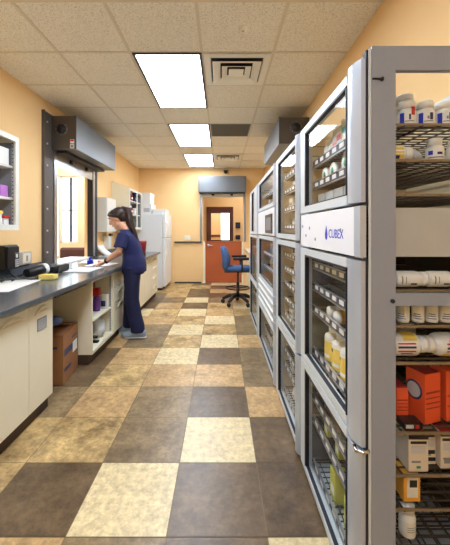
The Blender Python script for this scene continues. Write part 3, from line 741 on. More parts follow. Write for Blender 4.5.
for s in (-1, 1):
    b = MB(); b.tube([(cx+.06, cy+.2*s, .61), (cx+.06, cy+.27*s, .63), (cx+.06, cy+.28*s, .84)], .016, 'black'); o = obj('armrest', b, t)
    b = MB(); b.box(cx-.10, cx+.18, cy+.28*s-.045, cy+.28*s+.045, .835, .88, 'black'); obj('arm_pad', b, o, .01)
for k in range(5):
    a = k*2*PI/5+.3
    b = MB(); b.tube([(cx, cy, .165), (cx+.16*math.cos(a), cy+.16*math.sin(a), .15), (cx+.29*math.cos(a), cy+.29*math.sin(a), .085)], [.042, .036, .026], 'black'); o = obj('leg', b, t)
    b = MB(); wx, wy = cx+.29*math.cos(a), cy+.29*math.sin(a)
    for s in (-.02, .02):
        b.lathe([(0, s-.013), (.034, s-.013), (.036, s), (.034, s+.013), (0, s+.01)], (wx, wy, .037), 'black', axis='y', n=14)
    b.tube([(wx, wy, .035), (wx, wy, .085)], .012, 'black'); obj('caster', b, o)
t = thing('worktop', 'pale worktop along the right wall behind the blue chair', 'worktop', (.85, 7.0, .85))
b = MB(); b.box(.60, XR-.002, 5.6, YB-.002, .85, .885, 'offwhite'); obj('slab', b, t, .004)
b = MB(); b.box(.66, XR-.002, 7.6, YB-.002, 0.0, .85, 'cream'); obj('end_support', b, t)
b = MB(); b.box(.70, XR-.002, 5.6, 5.63, 0, .85, 'cream'); obj('side_panel', b, t)
# ------------------------------------------------------------------ tall glass-door cabinets on the right
XD, XF, XB = .468, .50, 1.085      # door face, body front, body back
def wire_shelf(x0, x1, y0, y1, z):
    b = MB(); n = max(6, int((y1-y0)/.035))
    for i in range(n+1):
        y = y0+.004+(y1-y0-.008)*i/n; b.box(x0+.012, x1, y-.002, y+.002, z-.006, z-.001, 'wire')
    for k in range(9):
        x = x0+.03+(x1-x0-.05)*k/8; b.box(x-.002, x+.002, y0, y1, z-.011, z-.006, 'wire')
    b.box(x0, x1, y0, y0+.006, z-.009, z, 'edge'); b.box(x0, x1, y1-.006, y1, z-.009, z, 'edge')
    return b
def tall_cabinet(label, y0, y1, doors, shelves, zt, side_window=False):
    t = thing('medication_cabinet', label, 'cabinet', (.8, y0, 0), 'tall glass-door cabinets')
    s = .02
    b = MB()
    b.box(XF, XB, y1-s, y1, .0, zt, 'cab'); (b.box(XF, XF+.06, y0+s, y1-s, zt-s, zt, 'cab'), b.box(XB-.05, XB, y0+s, y1-s, zt-s, zt, 'cab')); b.box(XF, XB, y0+s, y1-s, .0, .03, 'cab'); b.box(XB-.01, XB, y0+s, y1-s, .03, zt-s, 'cab')
    b.box(XF, XF+.02, y1-.055, y1-s, .03, zt-s, 'cab'); b.box(XF, XF+.02, y0+s, y0+.06, .03, zt-s, 'cab'); b.box(XF, XF+.02, y0+.06, y1-.055, zt-.05, zt-s, 'cab')
    if not side_window: b.box(XF, XB, y0, y0+s, .0, zt, 'cab')
    obj('carcass', b, t)
    if side_window:
        p = MB(); xa, xc = .577, 1.03
        p.box(XF-.002, xa, y0, y0+s, 0, zt, 'cab_shaded'); p.box(xc, XB, y0, y0+s, 0, zt, 'cab_shaded'); p.box(xa, xc, y0, y0+s, 1.905, zt, 'cab_shaded'); p.box(xa, xc, y0, y0+s, 0, .22, 'cab_shaded'); p.box(xa, xc, y0, y0+s, 1.126, 1.166, 'cab_shaded')
        sp = obj('side_panel', p, t)
        for x, z in ((.530, 1.875), (.566, 1.142)):
            q = MB(); q.lathe([(0, y0-.010), (.004, y0-.010), (.0065, y0-.006), (.007, y0)], (x, 0, z), 'black', axis='y', n=14); obj('stud', q, sp)
        q = MB(); q.box(.500, .527, y0-.004, y0, 1.873, 1.878, 'black'); obj('latch_lever', q, sp)
        q = MB(); q.box(XF-.018, XF-.011, y0+.006, y0+.03, .02, zt-.01, 'gasket'); q.box(XF-.011, XF-.003, y0+.001, y0+.03, .02, zt-.01, 'cab'); obj('gap_and_edge_strip', q, t)  # black strip paints the shaded gap beside the post, pale strip is the edge
        for z0, z1 in ((.22, 1.126), (1.166, 1.905)):
            q = MB(); q.box(xa+.001, xc-.001, y0+.008, y0+.012, z0+.001, z1-.001, 'glass'); obj('side_pane', q, sp)
    l = MB(); zs = 1.28
    l.box(XF+.03, XB-.01, y1-s-.004, y1-s-.001, zs, zt-s-.001, 'liner'); l.box(XB-.014, XB-.0105, y0+s, y1-s-.004, zs, zt-s-.001, 'liner')
    LL = SHADE_LINER if side_window else 'low_liner'
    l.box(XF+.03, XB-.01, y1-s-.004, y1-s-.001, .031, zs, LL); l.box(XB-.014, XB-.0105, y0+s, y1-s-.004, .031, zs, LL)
    for q in (1.80, 1.855): l.box(XF+.03, XB-.014, y1-s-.007, y1-s-.004, q, q+.004, 'edge')
    obj('liner', l, t)
    for z in shelves:
        sh = obj('shelf', wire_shelf(XF+.03, XB-.02, y0+s+.003, y1-s-.008, z), t)
        r = MB(); a, c = y0+.1, y1-.07
        r.box(XF+.022, XF+.028, a, c, z-.012, z+.022, 'strip'); r.box(XF+.018, XF+.029, a, c, z-.019, z-.014, 'silver'); r.box(XF+.018, XF+.029, a, c, z+.021, z+.025, 'silver')
        n = int((c-a)/.085)
        for i in range(n):
            y = a+.02+i*(c-a-.02)/n
            r.box(XF+.0195, XF+.022, y, y+.048, z-.004, z+.016, 'ticket')
        obj('ticket_rail', r, sh)
    # doors
    a, c = y0+.006, y1-.004
    for kind, z0, z1 in doors:
        d = MB(); pw = .13 if side_window else .10; fs = .09; rl = .035
        prof = [(XF-.001, a), (XF-.001, a+pw)]+[(XD+.004-.018*math.sin(PI*(i+.5)/9), a+pw-pw*(i+.5)/9) for i in range(9)]
        if kind == 'glass' or kind == 'slot':
            if kind == 'slot': fs = .30; pw2 = .5
            else: pw2 = pw
            d.prism(prof, 'z', z0, z1, 'cab_post')
            d.box(XD, XF-.001, c-fs, c, z0, z1, 'cab'); d.box(XD, XF-.001, a+pw, c-fs, z0, z0+rl, 'cab'); d.box(XD, XF-.001, a+pw, c-fs, z1-rl, z1, 'cab')
            if kind == 'slot': d.box(XD, XF-.001, a+pw, a+pw2, z0+rl, z1-rl, 'cab')
            o = obj('door', d, t)
            g = MB(); ya, yc = a+pw2, c-fs; q = .014
            g.box(XD-.001, XD+.02, yc-q, yc, z0+rl, z1-rl, 'gasket'); g.box(XD-.001, XD+.02, ya, ya+q*.6, z0+rl, z1-rl, 'gasket')
            g.box(XD+.003, XD+.02, ya, yc, z0+rl, z0+rl+.006, 'gasket'); g.box(XD-.001, XD+.02, ya, yc, z1-rl-.010, z1-rl, 'gasket')
            obj('gasket', g, o)
            g = MB(); g.box(XD+.010, XD+.014, ya, yc, z0+rl, z1-rl, 'glass'); obj('pane', g, o)
        elif kind == 'panel' or kind == 'display':
            d.box(XD-.006, XF-.001, a, a+.05, z0, z1, 'cab_post'); d.box(XD-.004, XF-.001, a+.05, c, z0, z1, 'white_panel')
            d.box(XD-.004, XD, c-.02, c, z0, z1, 'cab')
            o = obj('drawer', d, t)
            if kind == 'panel':
                q = MB()
                for yy, zz in ((c-.06, .11), (c-.13, .06), (c-.2, .10), (c-.3, .045), (a+pw+.05, .09)):
                    q.lathe([(0, -.0015), (.0075, -.0015), (.0085, 0)], (XD-.004, yy, z0+zz), 'grey', axis='x', n=12)
                obj('lock_hole', q, o); o.children[-1]['kind'] = 'stuff'
                mx = Matrix(((0, 0, -1, XD-.0043), (-1, 0, 0, a+.315), (0, 1, 0, z0+.058), (0, 0, 0, 1)))
                text_part('lettering', 'CUBEX', .052, mx, 'blue', o, .0006)
                q = MB(); pts = [(0, .05), (.009, .03), (.016, .012), (.012, -.006), (0, -.014), (-.012, -.006), (-.016, .012), (-.009, .03)]
                q.prism([(a+.345+x, z0+.06+z) for x, z in pts], 'x', XD-.0052, XD-.004, 'blue'); obj('drop_emblem', q, o)
                q = MB(); q.box(XF+.02, XB-.02, y0+s+.02, y1-s-.01, z0+.0, z1-.005, 'lgrey'); obj('drawer_box', q, o)
            else:
                q = MB(); q.box(XD-.010, XD-.004, a+.14, a+.58, z0+.02, z1-.055, 'black'); obj('screen_bezel', q, o)
                q = MB(); q.box(XD-.012, XD-.010, a+.20, a+.50, z0+.05, z1-.085, 'grey'); obj('screen', q, o)
        else:
            d.prism(prof, 'z', z0, z1, 'cab_post'); d.box(XD, XF-.001, a+pw, c, z0, z1, 'cab'); o = obj('drawer', d, t)
            q = MB(); q.box(XD-.012, XD, a+pw+.02, c-.05, z1-.016, z1-.004, 'white'); obj('pull', q, o)
    if side_window:
        q = MB(); q.tube([(XF-.045, y0+.035, .642), (XF-.05, y0+.01, .642), (XF-.035, y0-.006, .645), (XF-.012, y0-.004, .65)], .006, 'chrome'); obj('hinge_clip', q, t)
    return t
SHADE_LINER = mat('shade_dark_liner', (44, 41, 39), .6, var=.1)  # lower liner coloured near black to paint in the unlit interior
S1 = [1.737, 1.616, 1.50, 1.175, 1.055, .93, .694, .55, .435, .31, .06]
tall_cabinet('nearest tall grey glass-door cabinet, with a windowed side panel facing the camera', 1.05, 1.87,
    [('glass', 1.47, 1.95), ('panel', 1.285, 1.458), ('glass', .65, 1.272), ('glass', .03, .636)], S1, 1.985, True)
S2 = [1.79, 1.67, 1.53, 1.39, 1.17, 1.06, .94, .82, .69, .52, .40, .28, .06]
tall_cabinet('second tall glass-door cabinet from the camera, without a display', 1.885, 2.70,
    [('glass', 1.31, 1.95), ('glass', .635, 1.295), ('glass', .03, .62)], S2, 1.985)
S3 = [1.76, 1.62, 1.1, .95, .36, .2, .06]
tall_cabinet('third tall glass-door cabinet, with small screen and a stack of drawers', 2.72, 3.98,
    [('glass', 1.59, 1.95), ('display', 1.32, 1.575), ('glass', .80, 1.305), ('drawer', .725, .79), ('drawer', .65, .715), ('drawer', .575, .64), ('drawer', .50, .565), ('glass', .03, .485)], S3, 1.985)
S4 = [1.75, 1.55, 1.1, .9, .4, .2]
tall_cabinet('farthest tall grey cabinet, with narrow slot window in its upper door', 4.0, 5.15,
    [('slot', 1.31, 1.95), ('glass', .635, 1.295), ('glass', .03, .62)], S4, 1.985)

# ------------------------------------------------------------------ bottles, cartons and bags: prototypes then copies
PROTO = {}
def arc(b, r, z0, z1, ac, aw, m, n=10):
    b.lathe([(r, z0), (r, z1)], (0, 0, 0), m, n=n, a0=ac-aw, a1=ac+aw)
F = -PI/2      # the front of every prototype faces -Y
def bottle_parts(t, r, h, neck, caph, bm, cm, marks, capr=None):
    sh = h-caph; capr = capr or neck*1.18
    b = MB(); b.lathe([(0, 0), (r*.92, 0), (r, .005), (r, sh*.80), (r*.93, sh*.88), (neck, sh*.96), (neck, sh)], (0, 0, 0), bm, n=22); obj('body', b, t, local=True)
    b = MB(); b.lathe([(neck, sh*.98), (capr, sh*.985), (capr, h-.004), (capr*.93, h), (0, h)], (0, 0, 0), cm, n=22); obj('cap', b, t, local=True)
    if marks:
        b = MB()
        for k, (z0, z1, ac, aw, m) in enumerate(marks): arc(b, r+.0004+.0003*min(k, 1)+.00001*k, sh*z0, sh*z1, F+ac, aw, m)
        obj('label', b, t, local=True)
TXT = [(.30+.09*i, .33+.09*i, -.25, .55, 'grey') for i in range(3)]
def proto(kind):
    if kind in PROTO: return None
    t = bpy.data.objects.new('bottle', None); COL.objects.link(t)
    if kind == 'wide': bottle_parts(t, .031, .088, .025, .024, 'white', 'white', [(.08, .78, 0, 1.5, 'white'), (.12, .7, -.45, .24, 'blue'), (.3, .68, .62, .18, 'navyp'), (.2, .25, .35, .5, 'grey'), (.35, .5, .28, .1, 'grey')], .028)
    elif kind == 'widered': bottle_parts(t, .031, .088, .025, .024, 'white', 'white', [(.08, .78, 0, 1.5, 'white'), (.12, .7, -.45, .24, 'blue'), (.55, 1.0, .72, .22, 'red'), (.2, .25, .35, .5, 'grey'), (.3, .6, .35, .1, 'navyp')], .028)
    elif kind == 'tall': bottle_parts(t, .03, .118, .022, .03, 'white', 'white', [(.1, .7, 0, 1.2, 'offwhite')]+TXT)
    elif kind == 'pill': bottle_parts(t, .026, .072, .018, .02, 'white', 'white', [(.1, .7, 0, 1.4, 'white'), (.35, .6, -.5, .25, 'blue'), (.35, .5, .5, .3, 'navyp'), (.15, .22, .1, .9, 'grey')], .021)
    elif kind == 'yellow': bottle_parts(t, .03, .105, .02, .022, 'white', 'white', [(.04, .8, 0, 2.2, 'yellow'), (.02, .14, .3, .3, 'redd'), (.3, .62, .6, .22, 'navyp')])
    elif kind == 'small': bottle_parts(t, .02, .085, .015, .02, 'white', 'white', [(.08, .75, 0, 1.6, 'white')]+[(.2+.12*i, .24+.12*i, -.1, .7-.1*i, 'navyp') for i in range(3)])
    elif kind == 'long': bottle_parts(t, .028, .108, .022, .016, 'white', 'white', [(.06, .8, 0, 2., 'white'), (.5, .72, .5, .12, 'navyp'), (.15, .2, 0, .5, 'grey'), (.3, .33, 0, .4, 'grey')])
    elif kind == 'big': bottle_parts(t, .040, .12, .025, .02, 'white', 'white', [(.04, .78, 0, 2.4, 'white'), (.3, .78, -1.3, .7, 'yellow'), (.08, .7, -.35, .06, 'red'), (.08, .7, -.05, .09, 'navyp'), (.08, .7, .3, .07, 'red'), (.2, .6, .55, .06, 'blue')])
    elif kind == 'jug': bottle_parts(t, .052, .19, .026, .03, 'offwhite', 'white', [(.12, .72, 0, 1.1, 'yellow'), (.6, .7, -.3, .25, 'black'), (.2, .3, .3, .4, 'white')])
    elif kind == 'gold': bottle_parts(t, .032, .115, .022, .025, 'white', 'white', [(.1, .45, 0, 1.6, 'amber'), (.5, .7, 0, 1., 'white')])
    elif kind == 'plain': bottle_parts(t, .03, .09, .022, .02, 'offwhite', 'white', [(.15, .7, 0, 1.3, 'ticket'), (.3, .45, 0, .8, 'lgrey')])
    elif kind == 'redb': bottle_parts(t, .045, .15, .02, .03, 'redd', 'white', [(.3, .55, 0, .8, 'white')])
    elif kind == 'blueb': bottle_parts(t, .045, .17, .03, .03, 'navyp', 'blue', [(.3, .6, 0, .8, 'lgrey')])
    elif kind == 'darkb': bottle_parts(t, .03, .10, .02, .025, 'lgrey', 'white', [(.1, .7, -.5, .5, 'navyp'), (.2, .6, .5, .3, 'white')])
    elif kind == 'tub':
        b = MB(); b.lathe([(0, 0), (.045, 0), (.05, .006), (.05, .10), (.046, .106), (0, .106)], (0, 0, 0), 'white', n=26); obj('body', b, t, local=True)
        b = MB(); b.lathe([(0, -.002), (.046, -.002), (.051, .002), (.051, .022), (.05, .022)], (0, 0, 0), 'white', n=26); obj('cap', b, t, local=True)
        b = MB(); b.lathe([(0, -.003), (.022, -.003), (.022, -.002)], (0, 0, 0), 'green', n=18); obj('label', b, t, local=True)
    PROTO[kind] = t
    return t
def put(kind, loc, label, group, rot=(0, 0, 0), scale=None):
    t = proto(kind)
    if t is None: return dup(PROTO[kind], loc, rot, label, group, scale)
    t.location = loc; t.rotation_euler = rot
    if scale: t.scale = scale if isinstance(scale, tuple) else (scale,)*3
    return tag(t, label, 'bottle', group)
def carton(x0, x1, y0, y1, z0, z1, m, label, group, face='y', bands=(), name='carton', cat='box', top=None):
    """bands: (u0,u1,v0,v1,mat) in fractions of the front face; face 'y' faces -Y, 'x' faces -X"""
    t = thing(name, label, cat, ((x0+x1)/2, (y0+y1)/2, z0), group)
    b = MB(); b.box(x0, x1, y0, y1, z0, z1, m); obj('body', b, t, .002)
    if bands:
        b = MB()
        for k, (u0, u1, v0, v1, mm) in enumerate(bands):
            e = .0004+.0003*k
            za, zb = z0+(z1-z0)*v0, z0+(z1-z0)*v1
            if face == 'y': b.box(x0+(x1-x0)*u0, x0+(x1-x0)*u1, y0-e, y0, za, zb, mm)
            else: b.box(x0-e, x0, y1-(y1-y0)*u1, y1-(y1-y0)*u0, za, zb, mm)
        obj('print', b, t)
    if top:
        b = MB(); b.box(x0+.002, x1-.002, y0+.002, y1-.002, z1, z1+.0012, top); obj('top_flap', b, t)
    return t
LIE = (0, PI/2, 0)            # lying along +X, label still to -Y
SW = 'through the side window'
e = .001
# --- seen through the side window of the nearest cabinet
G = 'white bottles on the top shelf by the side window'
put('widered', (.655, 1.125, 1.737+e), 'white bottle with red sticker and blue bar on top shelf behind the side window', G, (0, 0, -.5))
put('wide', (.721, 1.125, 1.737+e), 'white bottle with blue bar just right of the red-stickered one on top shelf', G, (0, 0, -.5))
put('wide', (.787, 1.125, 1.737+e), 'second blue-barred white bottle right of the red-stickered one on top shelf', G, (0, 0, -.5))
put('wide', (.853, 1.125, 1.737+e), 'third blue-barred white bottle right of the red-stickered one, outside the picture', G)
put('tall', (.69, 1.20, 1.737+e), 'taller white bottle standing behind the red-stickered bottle on top shelf', G, (0, 0, -.5), 1.2)
G = 'bottles on the second shelf by the side window'
put('yellow', (.572, 1.13, 1.616+.031), 'yellow-labelled bottle lying on its side on second shelf behind the side window', G, LIE, (1, 1, .95))
put('pill', (.752, 1.12, 1.616+e), 'small white pill bottle standing right of the yellow-labelled lying bottle', G, (0, 0, -.5), 1.1)
put('pill', (.822, 1.12, 1.616+e), 'small white pill bottle cut by the right picture edge on second shelf', G, (0, .12, .7), 1.04)
lumpy('pouch', 'crumpled silver pouch between yellow-labelled bottle and white pill bottle', 'pouch', (.705, 1.17, 1.617), (.03, .03, .028), 'bag', 4)
G = 'bottles lying above the grey crossbar of the side window'
put('long', (.605, 1.115, 1.175+.03), 'left of two white bottles lying just above the grey side crossbar', G, LIE)
put('long', (.718, 1.115, 1.175+.03), 'right of two white bottles lying just above the grey side crossbar', G, LIE)
G = 'small bottles below the grey crossbar'
for k, x in enumerate((.638, .69, .738, .786)):
    put('small', (x, 1.115, 1.055+e), ORD[k]+' small white bottle from left, just below the grey side crossbar', G, (0, 0, .15*k-.7))
G = 'large bottles lying on the shelf over the orange cartons'
put('big', (.60, 1.13, .93+.042), 'large lying bottle with yellow label at left, above the orange cartons', G, LIE, (1, 1, 1.0))
put('big', (.85, 1.13, .93+.042), 'large lying white bottle with neck toward the left, above the orange cartons', G, (0, -PI/2, 0), (1, 1, 1.05))
plain_box('clear_bin', 'small clear lid box behind the large lying bottles above the orange cartons', 'box', .62, .75, 1.22, 1.32, .931, 1.02, 'clearbin', 'lgrey')
G = 'orange cartons'
ob = [(.06, .94, .6, .64, 'redd'), (.06, .94, .5, .52, 'redd'), (.06, .94, .3, .32, 'redd'), (.06, .94, .4, .42, 'redd')]
def disc(t, x, y, z, r, ax='x'):
    b = MB(); b.lathe([(0, -.0015), (r*.8, -.0015)], (x, y, z), 'lgrey', axis=ax, n=20); b.lathe([(r*.8, -.0016), (r, -.0016), (r, 0)], (x, y, z), 'navyp', axis=ax, n=20); obj('round_print', b, t)
t = carton(.70, .772, 1.12, 1.20, .695, .87, 'orange', 'tall orange carton with round grey emblem on its side', G, 'y', ob, top='redd'); disc(t, .70, 1.165, .80, .034); t.rotation_euler.z = .3
t = carton(.800, .88, 1.13, 1.22, .695, .875, 'orange', 'tall orange carton at the right picture edge beside the emblem carton', G, 'y', ob[1:3])
t = carton(.630, .672, 1.14, 1.22, .695, .81, 'orange', 'shorter orange carton standing left of the tall emblem carton', G, 'y', ob, top='redd'); disc(t, .630, 1.18, .765, .03)
t = carton(.625, .69, 1.085, 1.135, .695, .716, 'black', 'flat black pack lying in front of the shorter orange carton', 'dark packs on the orange carton shelf', 'y', [(.1, .5, .2, .8, 'lgrey'), (.6, .8, .2, .8, 'red')])
G = 'cream cartons'
cb = [(.0, 1, .88, 1.0, 'black'), (.1, .9, .76, .83, 'black'), (.15, .85, .5, .7, 'lgrey'), (.15, .6, .25, .3, 'grey')]
t = carton(.640, .708, 1.085, 1.17, .551, .677, 'beige', 'cream carton at left with green dot below the orange cartons', G, 'y', cb+[(.4, .6, .1, .16, 'green')], top='redd')
t = carton(.712, .757, 1.12, 1.2, .551, .677, 'beige', 'middle cream carton with dark bar code below the orange cartons', G, 'y', cb+[(.05, .95, .1, .2, 'black'), (.1, .9, .3, .4, 'black')])
t = carton(.760, .818, 1.10, 1.19, .551, .677, 'beige', 'right cream carton with bar code below the orange cartons', G, 'y', cb+[(.2, .8, .15, .27, 'grey')], top='redd')
t = carton(.632, .69, 1.10, 1.16, .436, .548-.012, 'amber', 'amber yellow carton with white panel below the cream cartons', 'amber cartons', 'y', [(.2, .85, .15, 1, 'offwhite'), (.35, .8, .5, .75, 'black')])
put('tall', (.655, 1.12, .31+e), 'white bottle standing under the amber yellow carton behind the side window', 'low bottles', (0, 0, .3), .9)
# --- seen through the front glass of the nearest cabinet
XI = XF+.085
R = (0, 0, -PI/2)
G = 'items on the top shelf behind the nearest glass door'
put('gold', (XI, 1.70, 1.737+e), 'white and amber bottle at far end of top shelf behind nearest upper glass door', G, R)
put('gold', (XI, 1.625, 1.737+e), 'white and amber bottle nearer than its twin on the same top shelf', G, R, .94)
for k, (y, hh, m, bb) in enumerate(((1.555, .13, 'white', [(0, 1, .2, .5, 'pink')]), (1.50, .125, 'white', [(0, 1, .0, .35, 'yellow'), (0, 1, .5, .7, 'pink')]), (1.44, .14, 'white', [(0, 1, .55, .75, 'cyan'), (0, .2, 0, 1, 'yellow')]), (1.385, .14, 'white', [(0, 1, .1, .3, 'grey'), (.6, 1, 0, 1, 'yellow')]), (1.31, .15, 'white', [(0, 1, .1, .7, 'purple')]))):
    carton(XI-.03, XI+.06, y-.026, y+.026, 1.738, 1.738+hh, m, ['carton with pink band', 'carton with pink and yellow bands', 'carton with cyan band', 'carton with yellow edge', 'carton with purple panel'][k]+' on top shelf behind nearest upper glass door', G, 'x', bb)
G = 'white tubs with round ends'
for k, (y, s) in enumerate(((1.655, .82), (1.54, .85), (1.37, 1.06))):
    put('tub', (XI-.045, y, 1.616+.052*s), ['far', 'middle', 'near'][k]+' white tub with green spot lying on the shelf over the clear bins', G, (0, PI/2, 0), s)
    PROTO['tub']['category'] = 'tub'
for k in range(4):
    y = 1.72-k*.125
    plain_box('clear_bin', ORD[k]+' clear plastic bin from the far end, behind nearest upper glass door', 'bin', XI-.045, XI+.06, y-.06, y+.05, 1.501, 1.57, 'clearbin', None, 'clear bins', 'amber' if k == 0 else 'dkgrey')
lumpy('plastic_bag', 'pale lilac bag on the shelf right below the white logo drawer', 'bag', (XI+.03, 1.35, 1.176), (.06, .1, .045), 'bag', 21)
lumpy('plastic_bag', 'pale grey bag at the far end of the shelf below the white logo drawer', 'bag', (XI+.04, 1.58, 1.176), (.06, .1, .035), 'bag', 22)
plain_box('storage_tray', 'dark blue grey tray on the second shelf below the logo drawer', 'tray', XI-.04, XI+.2, 1.22, 1.62, 1.056, 1.105, 'gasket')
G = 'bottles on the third shelf below the logo drawer'
put('plain', (XI-.045, 1.60, .93+.032), 'white bottle lying with its base toward the aisle, third shelf below logo drawer', G, (0, PI/2, 0), 1.)
put('gold', (XI-.04, 1.50, .93+.033), 'white and amber bottle lying toward the aisle, third shelf below logo drawer', G, (0, PI/2, .25), 1.)
put('plain', (XI-.01, 1.38, .93+e), 'white bottle standing at the near end of third shelf below logo drawer', G, R, 1.0)
lumpy('plastic_bag', 'crumpled clear bag beside the standing bottle, third shelf below logo drawer', 'bag', (XI-.002, 1.295, .931), (.028, .028, .03), 'bag', 23)
G = 'white jugs with yellow labels'
for k in range(4):
    put('jug', (XI+.002, 1.635-k*.107, .694+e), ORD[k]+' white jug with yellow label counted from the far end of the jug shelf', G, (0, 0, -PI/2+.2*(k % 2)))
carton(XI-.04, XI+.2, 1.28, 1.68, .436, .475, 'tape', 'long tan kraft tray on the second shelf of nearest lower glass door', 'kraft trays', 'x', [(.05, .95, .3, .6, 'card')], 'kraft_tray', 'tray')
put('plain', (XI, 1.66, .551), 'white bottle at far end of the upper shelf in nearest lower glass door', 'low bottles', R, .8)
carton(XI-.04, XI+.2, 1.2, 1.5, .551, .60, 'tape', 'tan kraft tray on the top shelf of nearest lower glass door', 'kraft trays', 'x', [(.05, .95, .3, .6, 'card')], 'kraft_tray', 'tray')
G = 'yellow green cartons'
for k, y in enumerate((1.66, 1.50, 1.34)):
    carton(XI-.04, XI+.06, y-.03, y+.02, .311, .40, 'yellowg', ['far', 'middle', 'near'][k]+' yellow green carton on the lowest but one shelf', G, 'x', [(.2, .8, .2, .5, 'white')])
for k, y in enumerate((1.56, 1.38)):
    carton(XI-.04, XI+.06, y-.04, y+.03, .061, .2, 'yellowg', ['far', 'near'][k]+' yellow green carton on the bottom shelf of nearest cabinet', G, 'x', [(.2, .8, .2, .5, 'white')])
# --- farther cabinets: a few things on each shelf
rn = random.Random(11)
SH = ['top', 'second', 'third', 'fourth', 'fifth', 'sixth', 'seventh', 'eighth', 'ninth', 'tenth', 'eleventh', 'twelfth', 'bottom']
kinds = [('plain', 'white bottle'), ('gold', 'white and amber bottle'), ('pill', 'small white pill bottle'), ('darkb', 'grey and navy bottle'), ('tall', 'taller white bottle')]
cart = [('white', 'white carton'), ('beige', 'cream carton'), ('lgrey', 'grey carton'), ('tape', 'tan carton')]
def fill(which, y0, y1, shelves, n, zmax):
    for si, z in enumerate(shelves):
        top = (shelves[si-1]-.02) if si else zmax
        room = top-z
        sn = SH[si] if si < len(shelves)-1 else 'bottom'
        cnt = n if room > .1 else max(1, n-1)
        ys = [y1-.16-(y1-y0-.36)*(k+.5)/cnt for k in range(cnt)]
        for k, y in enumerate(ys):
            pos = ORD[k]+' from far end'
            if rn.random() < .62:
                kd, nm = rn.choice(kinds); hmax = {'plain': .09, 'gold': .115, 'pill': .072, 'darkb': .1, 'tall': .118}[kd]
                s = min(1., (room-.02)/hmax)
                put(kd, (XI, y, z+e), '%s, %s, %s shelf of the %s glass cabinet' % (nm, pos, sn, which), 'items in the %s glass cabinet' % which, R, s)
            else:
                m, nm = rn.choice(cart); h = min(room-.03, rn.uniform(.06, .12)); ww = rn.uniform(.035, .06)
                carton(XI-.04, XI+.08, y-ww, y+ww, z+e, z+h, m, '%s, %s, %s shelf of the %s glass cabinet' % (nm, pos, sn, which), 'items in the %s glass cabinet' % which, 'x', [(.15, .85, .3, .6, rn.choice(['grey', 'navyp', 'white', 'yellow']))])
carton(XI-.04, XI+.05, 1.99, 2.08, 1.791, 1.90, 'violet', 'lilac carton at near end of top shelf in the second glass cabinet', 'items in the second glass cabinet', 'x', [(.1, .9, .1, .4, 'purple')])
fill('second', 2.02, 2.70, S2, 3, 1.93)
fill('third', 2.72, 3.98, S3, 2, 1.93)
fill('farthest', 4.0, 5.15, S4[:5], 1, 1.93)
# wall cabinet bottles beside the fridge
G = 'bottles in the wall cabinet beside the fridge'
XW = -1.87
for k, (kd, y, z, nm) in enumerate((('redb', 6.32, 1.951, 'red bottle at left on top shelf of wall cabinet beside fridge'), ('redb', 6.55, 1.951, 'red bottle at right on top shelf of wall cabinet beside fridge'),
    ('blueb', 6.86, 1.951, 'dark blue bottle on top shelf of wall cabinet beside fridge'), ('redb', 6.35, 1.681, 'red bottle at left on middle shelf of wall cabinet beside fridge'),
    ('redb', 6.55, 1.681, 'red bottle at right on middle shelf of wall cabinet beside fridge'), ('plain', 6.86, 1.681, 'white bottle on middle shelf of wall cabinet beside fridge'),
    ('plain', 6.35, 1.391, 'white bottle at left on bottom shelf of wall cabinet beside fridge'), ('plain', 6.55, 1.391, 'white bottle at right on bottom shelf of wall cabinet beside fridge'))):
    put(kd, (XW, y, z), nm, G, (0, 0, PI/2), 1.2 if kd != 'plain' else 1.6)
# ------------------------------------------------------------------ the woman at the worktop
PX, PY = -1.13, 4.13
def P(f, s, z): return Vector((PX-f, PY-s, z))       # f forward (towards the worktop), s to her left (towards the camera)
def loft(mb, secs, m, n=24):
    """secs: (f, z, rf, rs, tilt) horizontal ellipses"""
    vs = []
    for (f, z, rf, rs, *tl) in secs:
        tl = tl[0] if tl else 0
        for j in range(n):
            a = 2*PI*j/n; cf, sf = math.cos(a), math.sin(a)
            cf = math.copysign(abs(cf)**.85, cf); sf = math.copysign(abs(sf)**.85, sf)
            vs.append(P(f+rf*cf, rs*sf, z-tl*rf*cf))
    k = len(secs)
    fs = [(i*n+j, i*n+(j+1) % n, (i+1)*n+(j+1) % n, (i+1)*n+j) for i in range(k-1) for j in range(n)]
    fs += [tuple(range(n)), tuple(range((k-1)*n, k*n))]
    mb.add(vs, fs, m, True)
def remeshed(name, mb, parent, voxel, smooth=2, wr=0.):
    me = mb.mesh(name, rootloc(parent))
    o = bpy.data.objects.new(name, me); COL.objects.link(o)
    r = o.modifiers.new('r', 'REMESH'); r.mode = 'VOXEL'; r.voxel_size = voxel; r.use_smooth_shade = True
    sm = o.modifiers.new('s', 'SMOOTH'); sm.factor = .5; sm.iterations = smooth
    bpy.context.view_layer.update()
    m2 = bpy.data.meshes.new_from_object(o.evaluated_get(bpy.context.evaluated_depsgraph_get()))
    o.modifiers.clear(); o.data = m2
    if not m2.materials: m2.materials.append(mb.mats[0])
    for p in m2.polygons: p.use_smooth = True
    o.parent = parent
    return o
per = thing('person', 'woman in navy scrubs with dark ponytail standing bent over the worktop', 'person', (PX, PY, 0))
H = P(.218, 0, 1.522); TL = .50
up = Vector((-math.sin(TL), 0, math.cos(TL))); fw = Vector((-math.cos(TL), 0, -math.sin(TL))); sd = Vector((0, -1, 0))
HS = 1.1
HM = Matrix((fw, sd, up)).transposed()*HS
def HP(a, b, c): return H+(fw*a+sd*b+up*c)*HS
b = MB()
b.ball(H+up*.02-fw*.012, (.097, .074, .088), 'skin', HM, 20, 14)
b.ball(HP(.028, 0, -.045), (.062, .056, .074), 'skin', HM, 18, 12)
b.ball(HP(.06, 0, -.095), (.026, .028, .022), 'skin', HM, 14, 10)
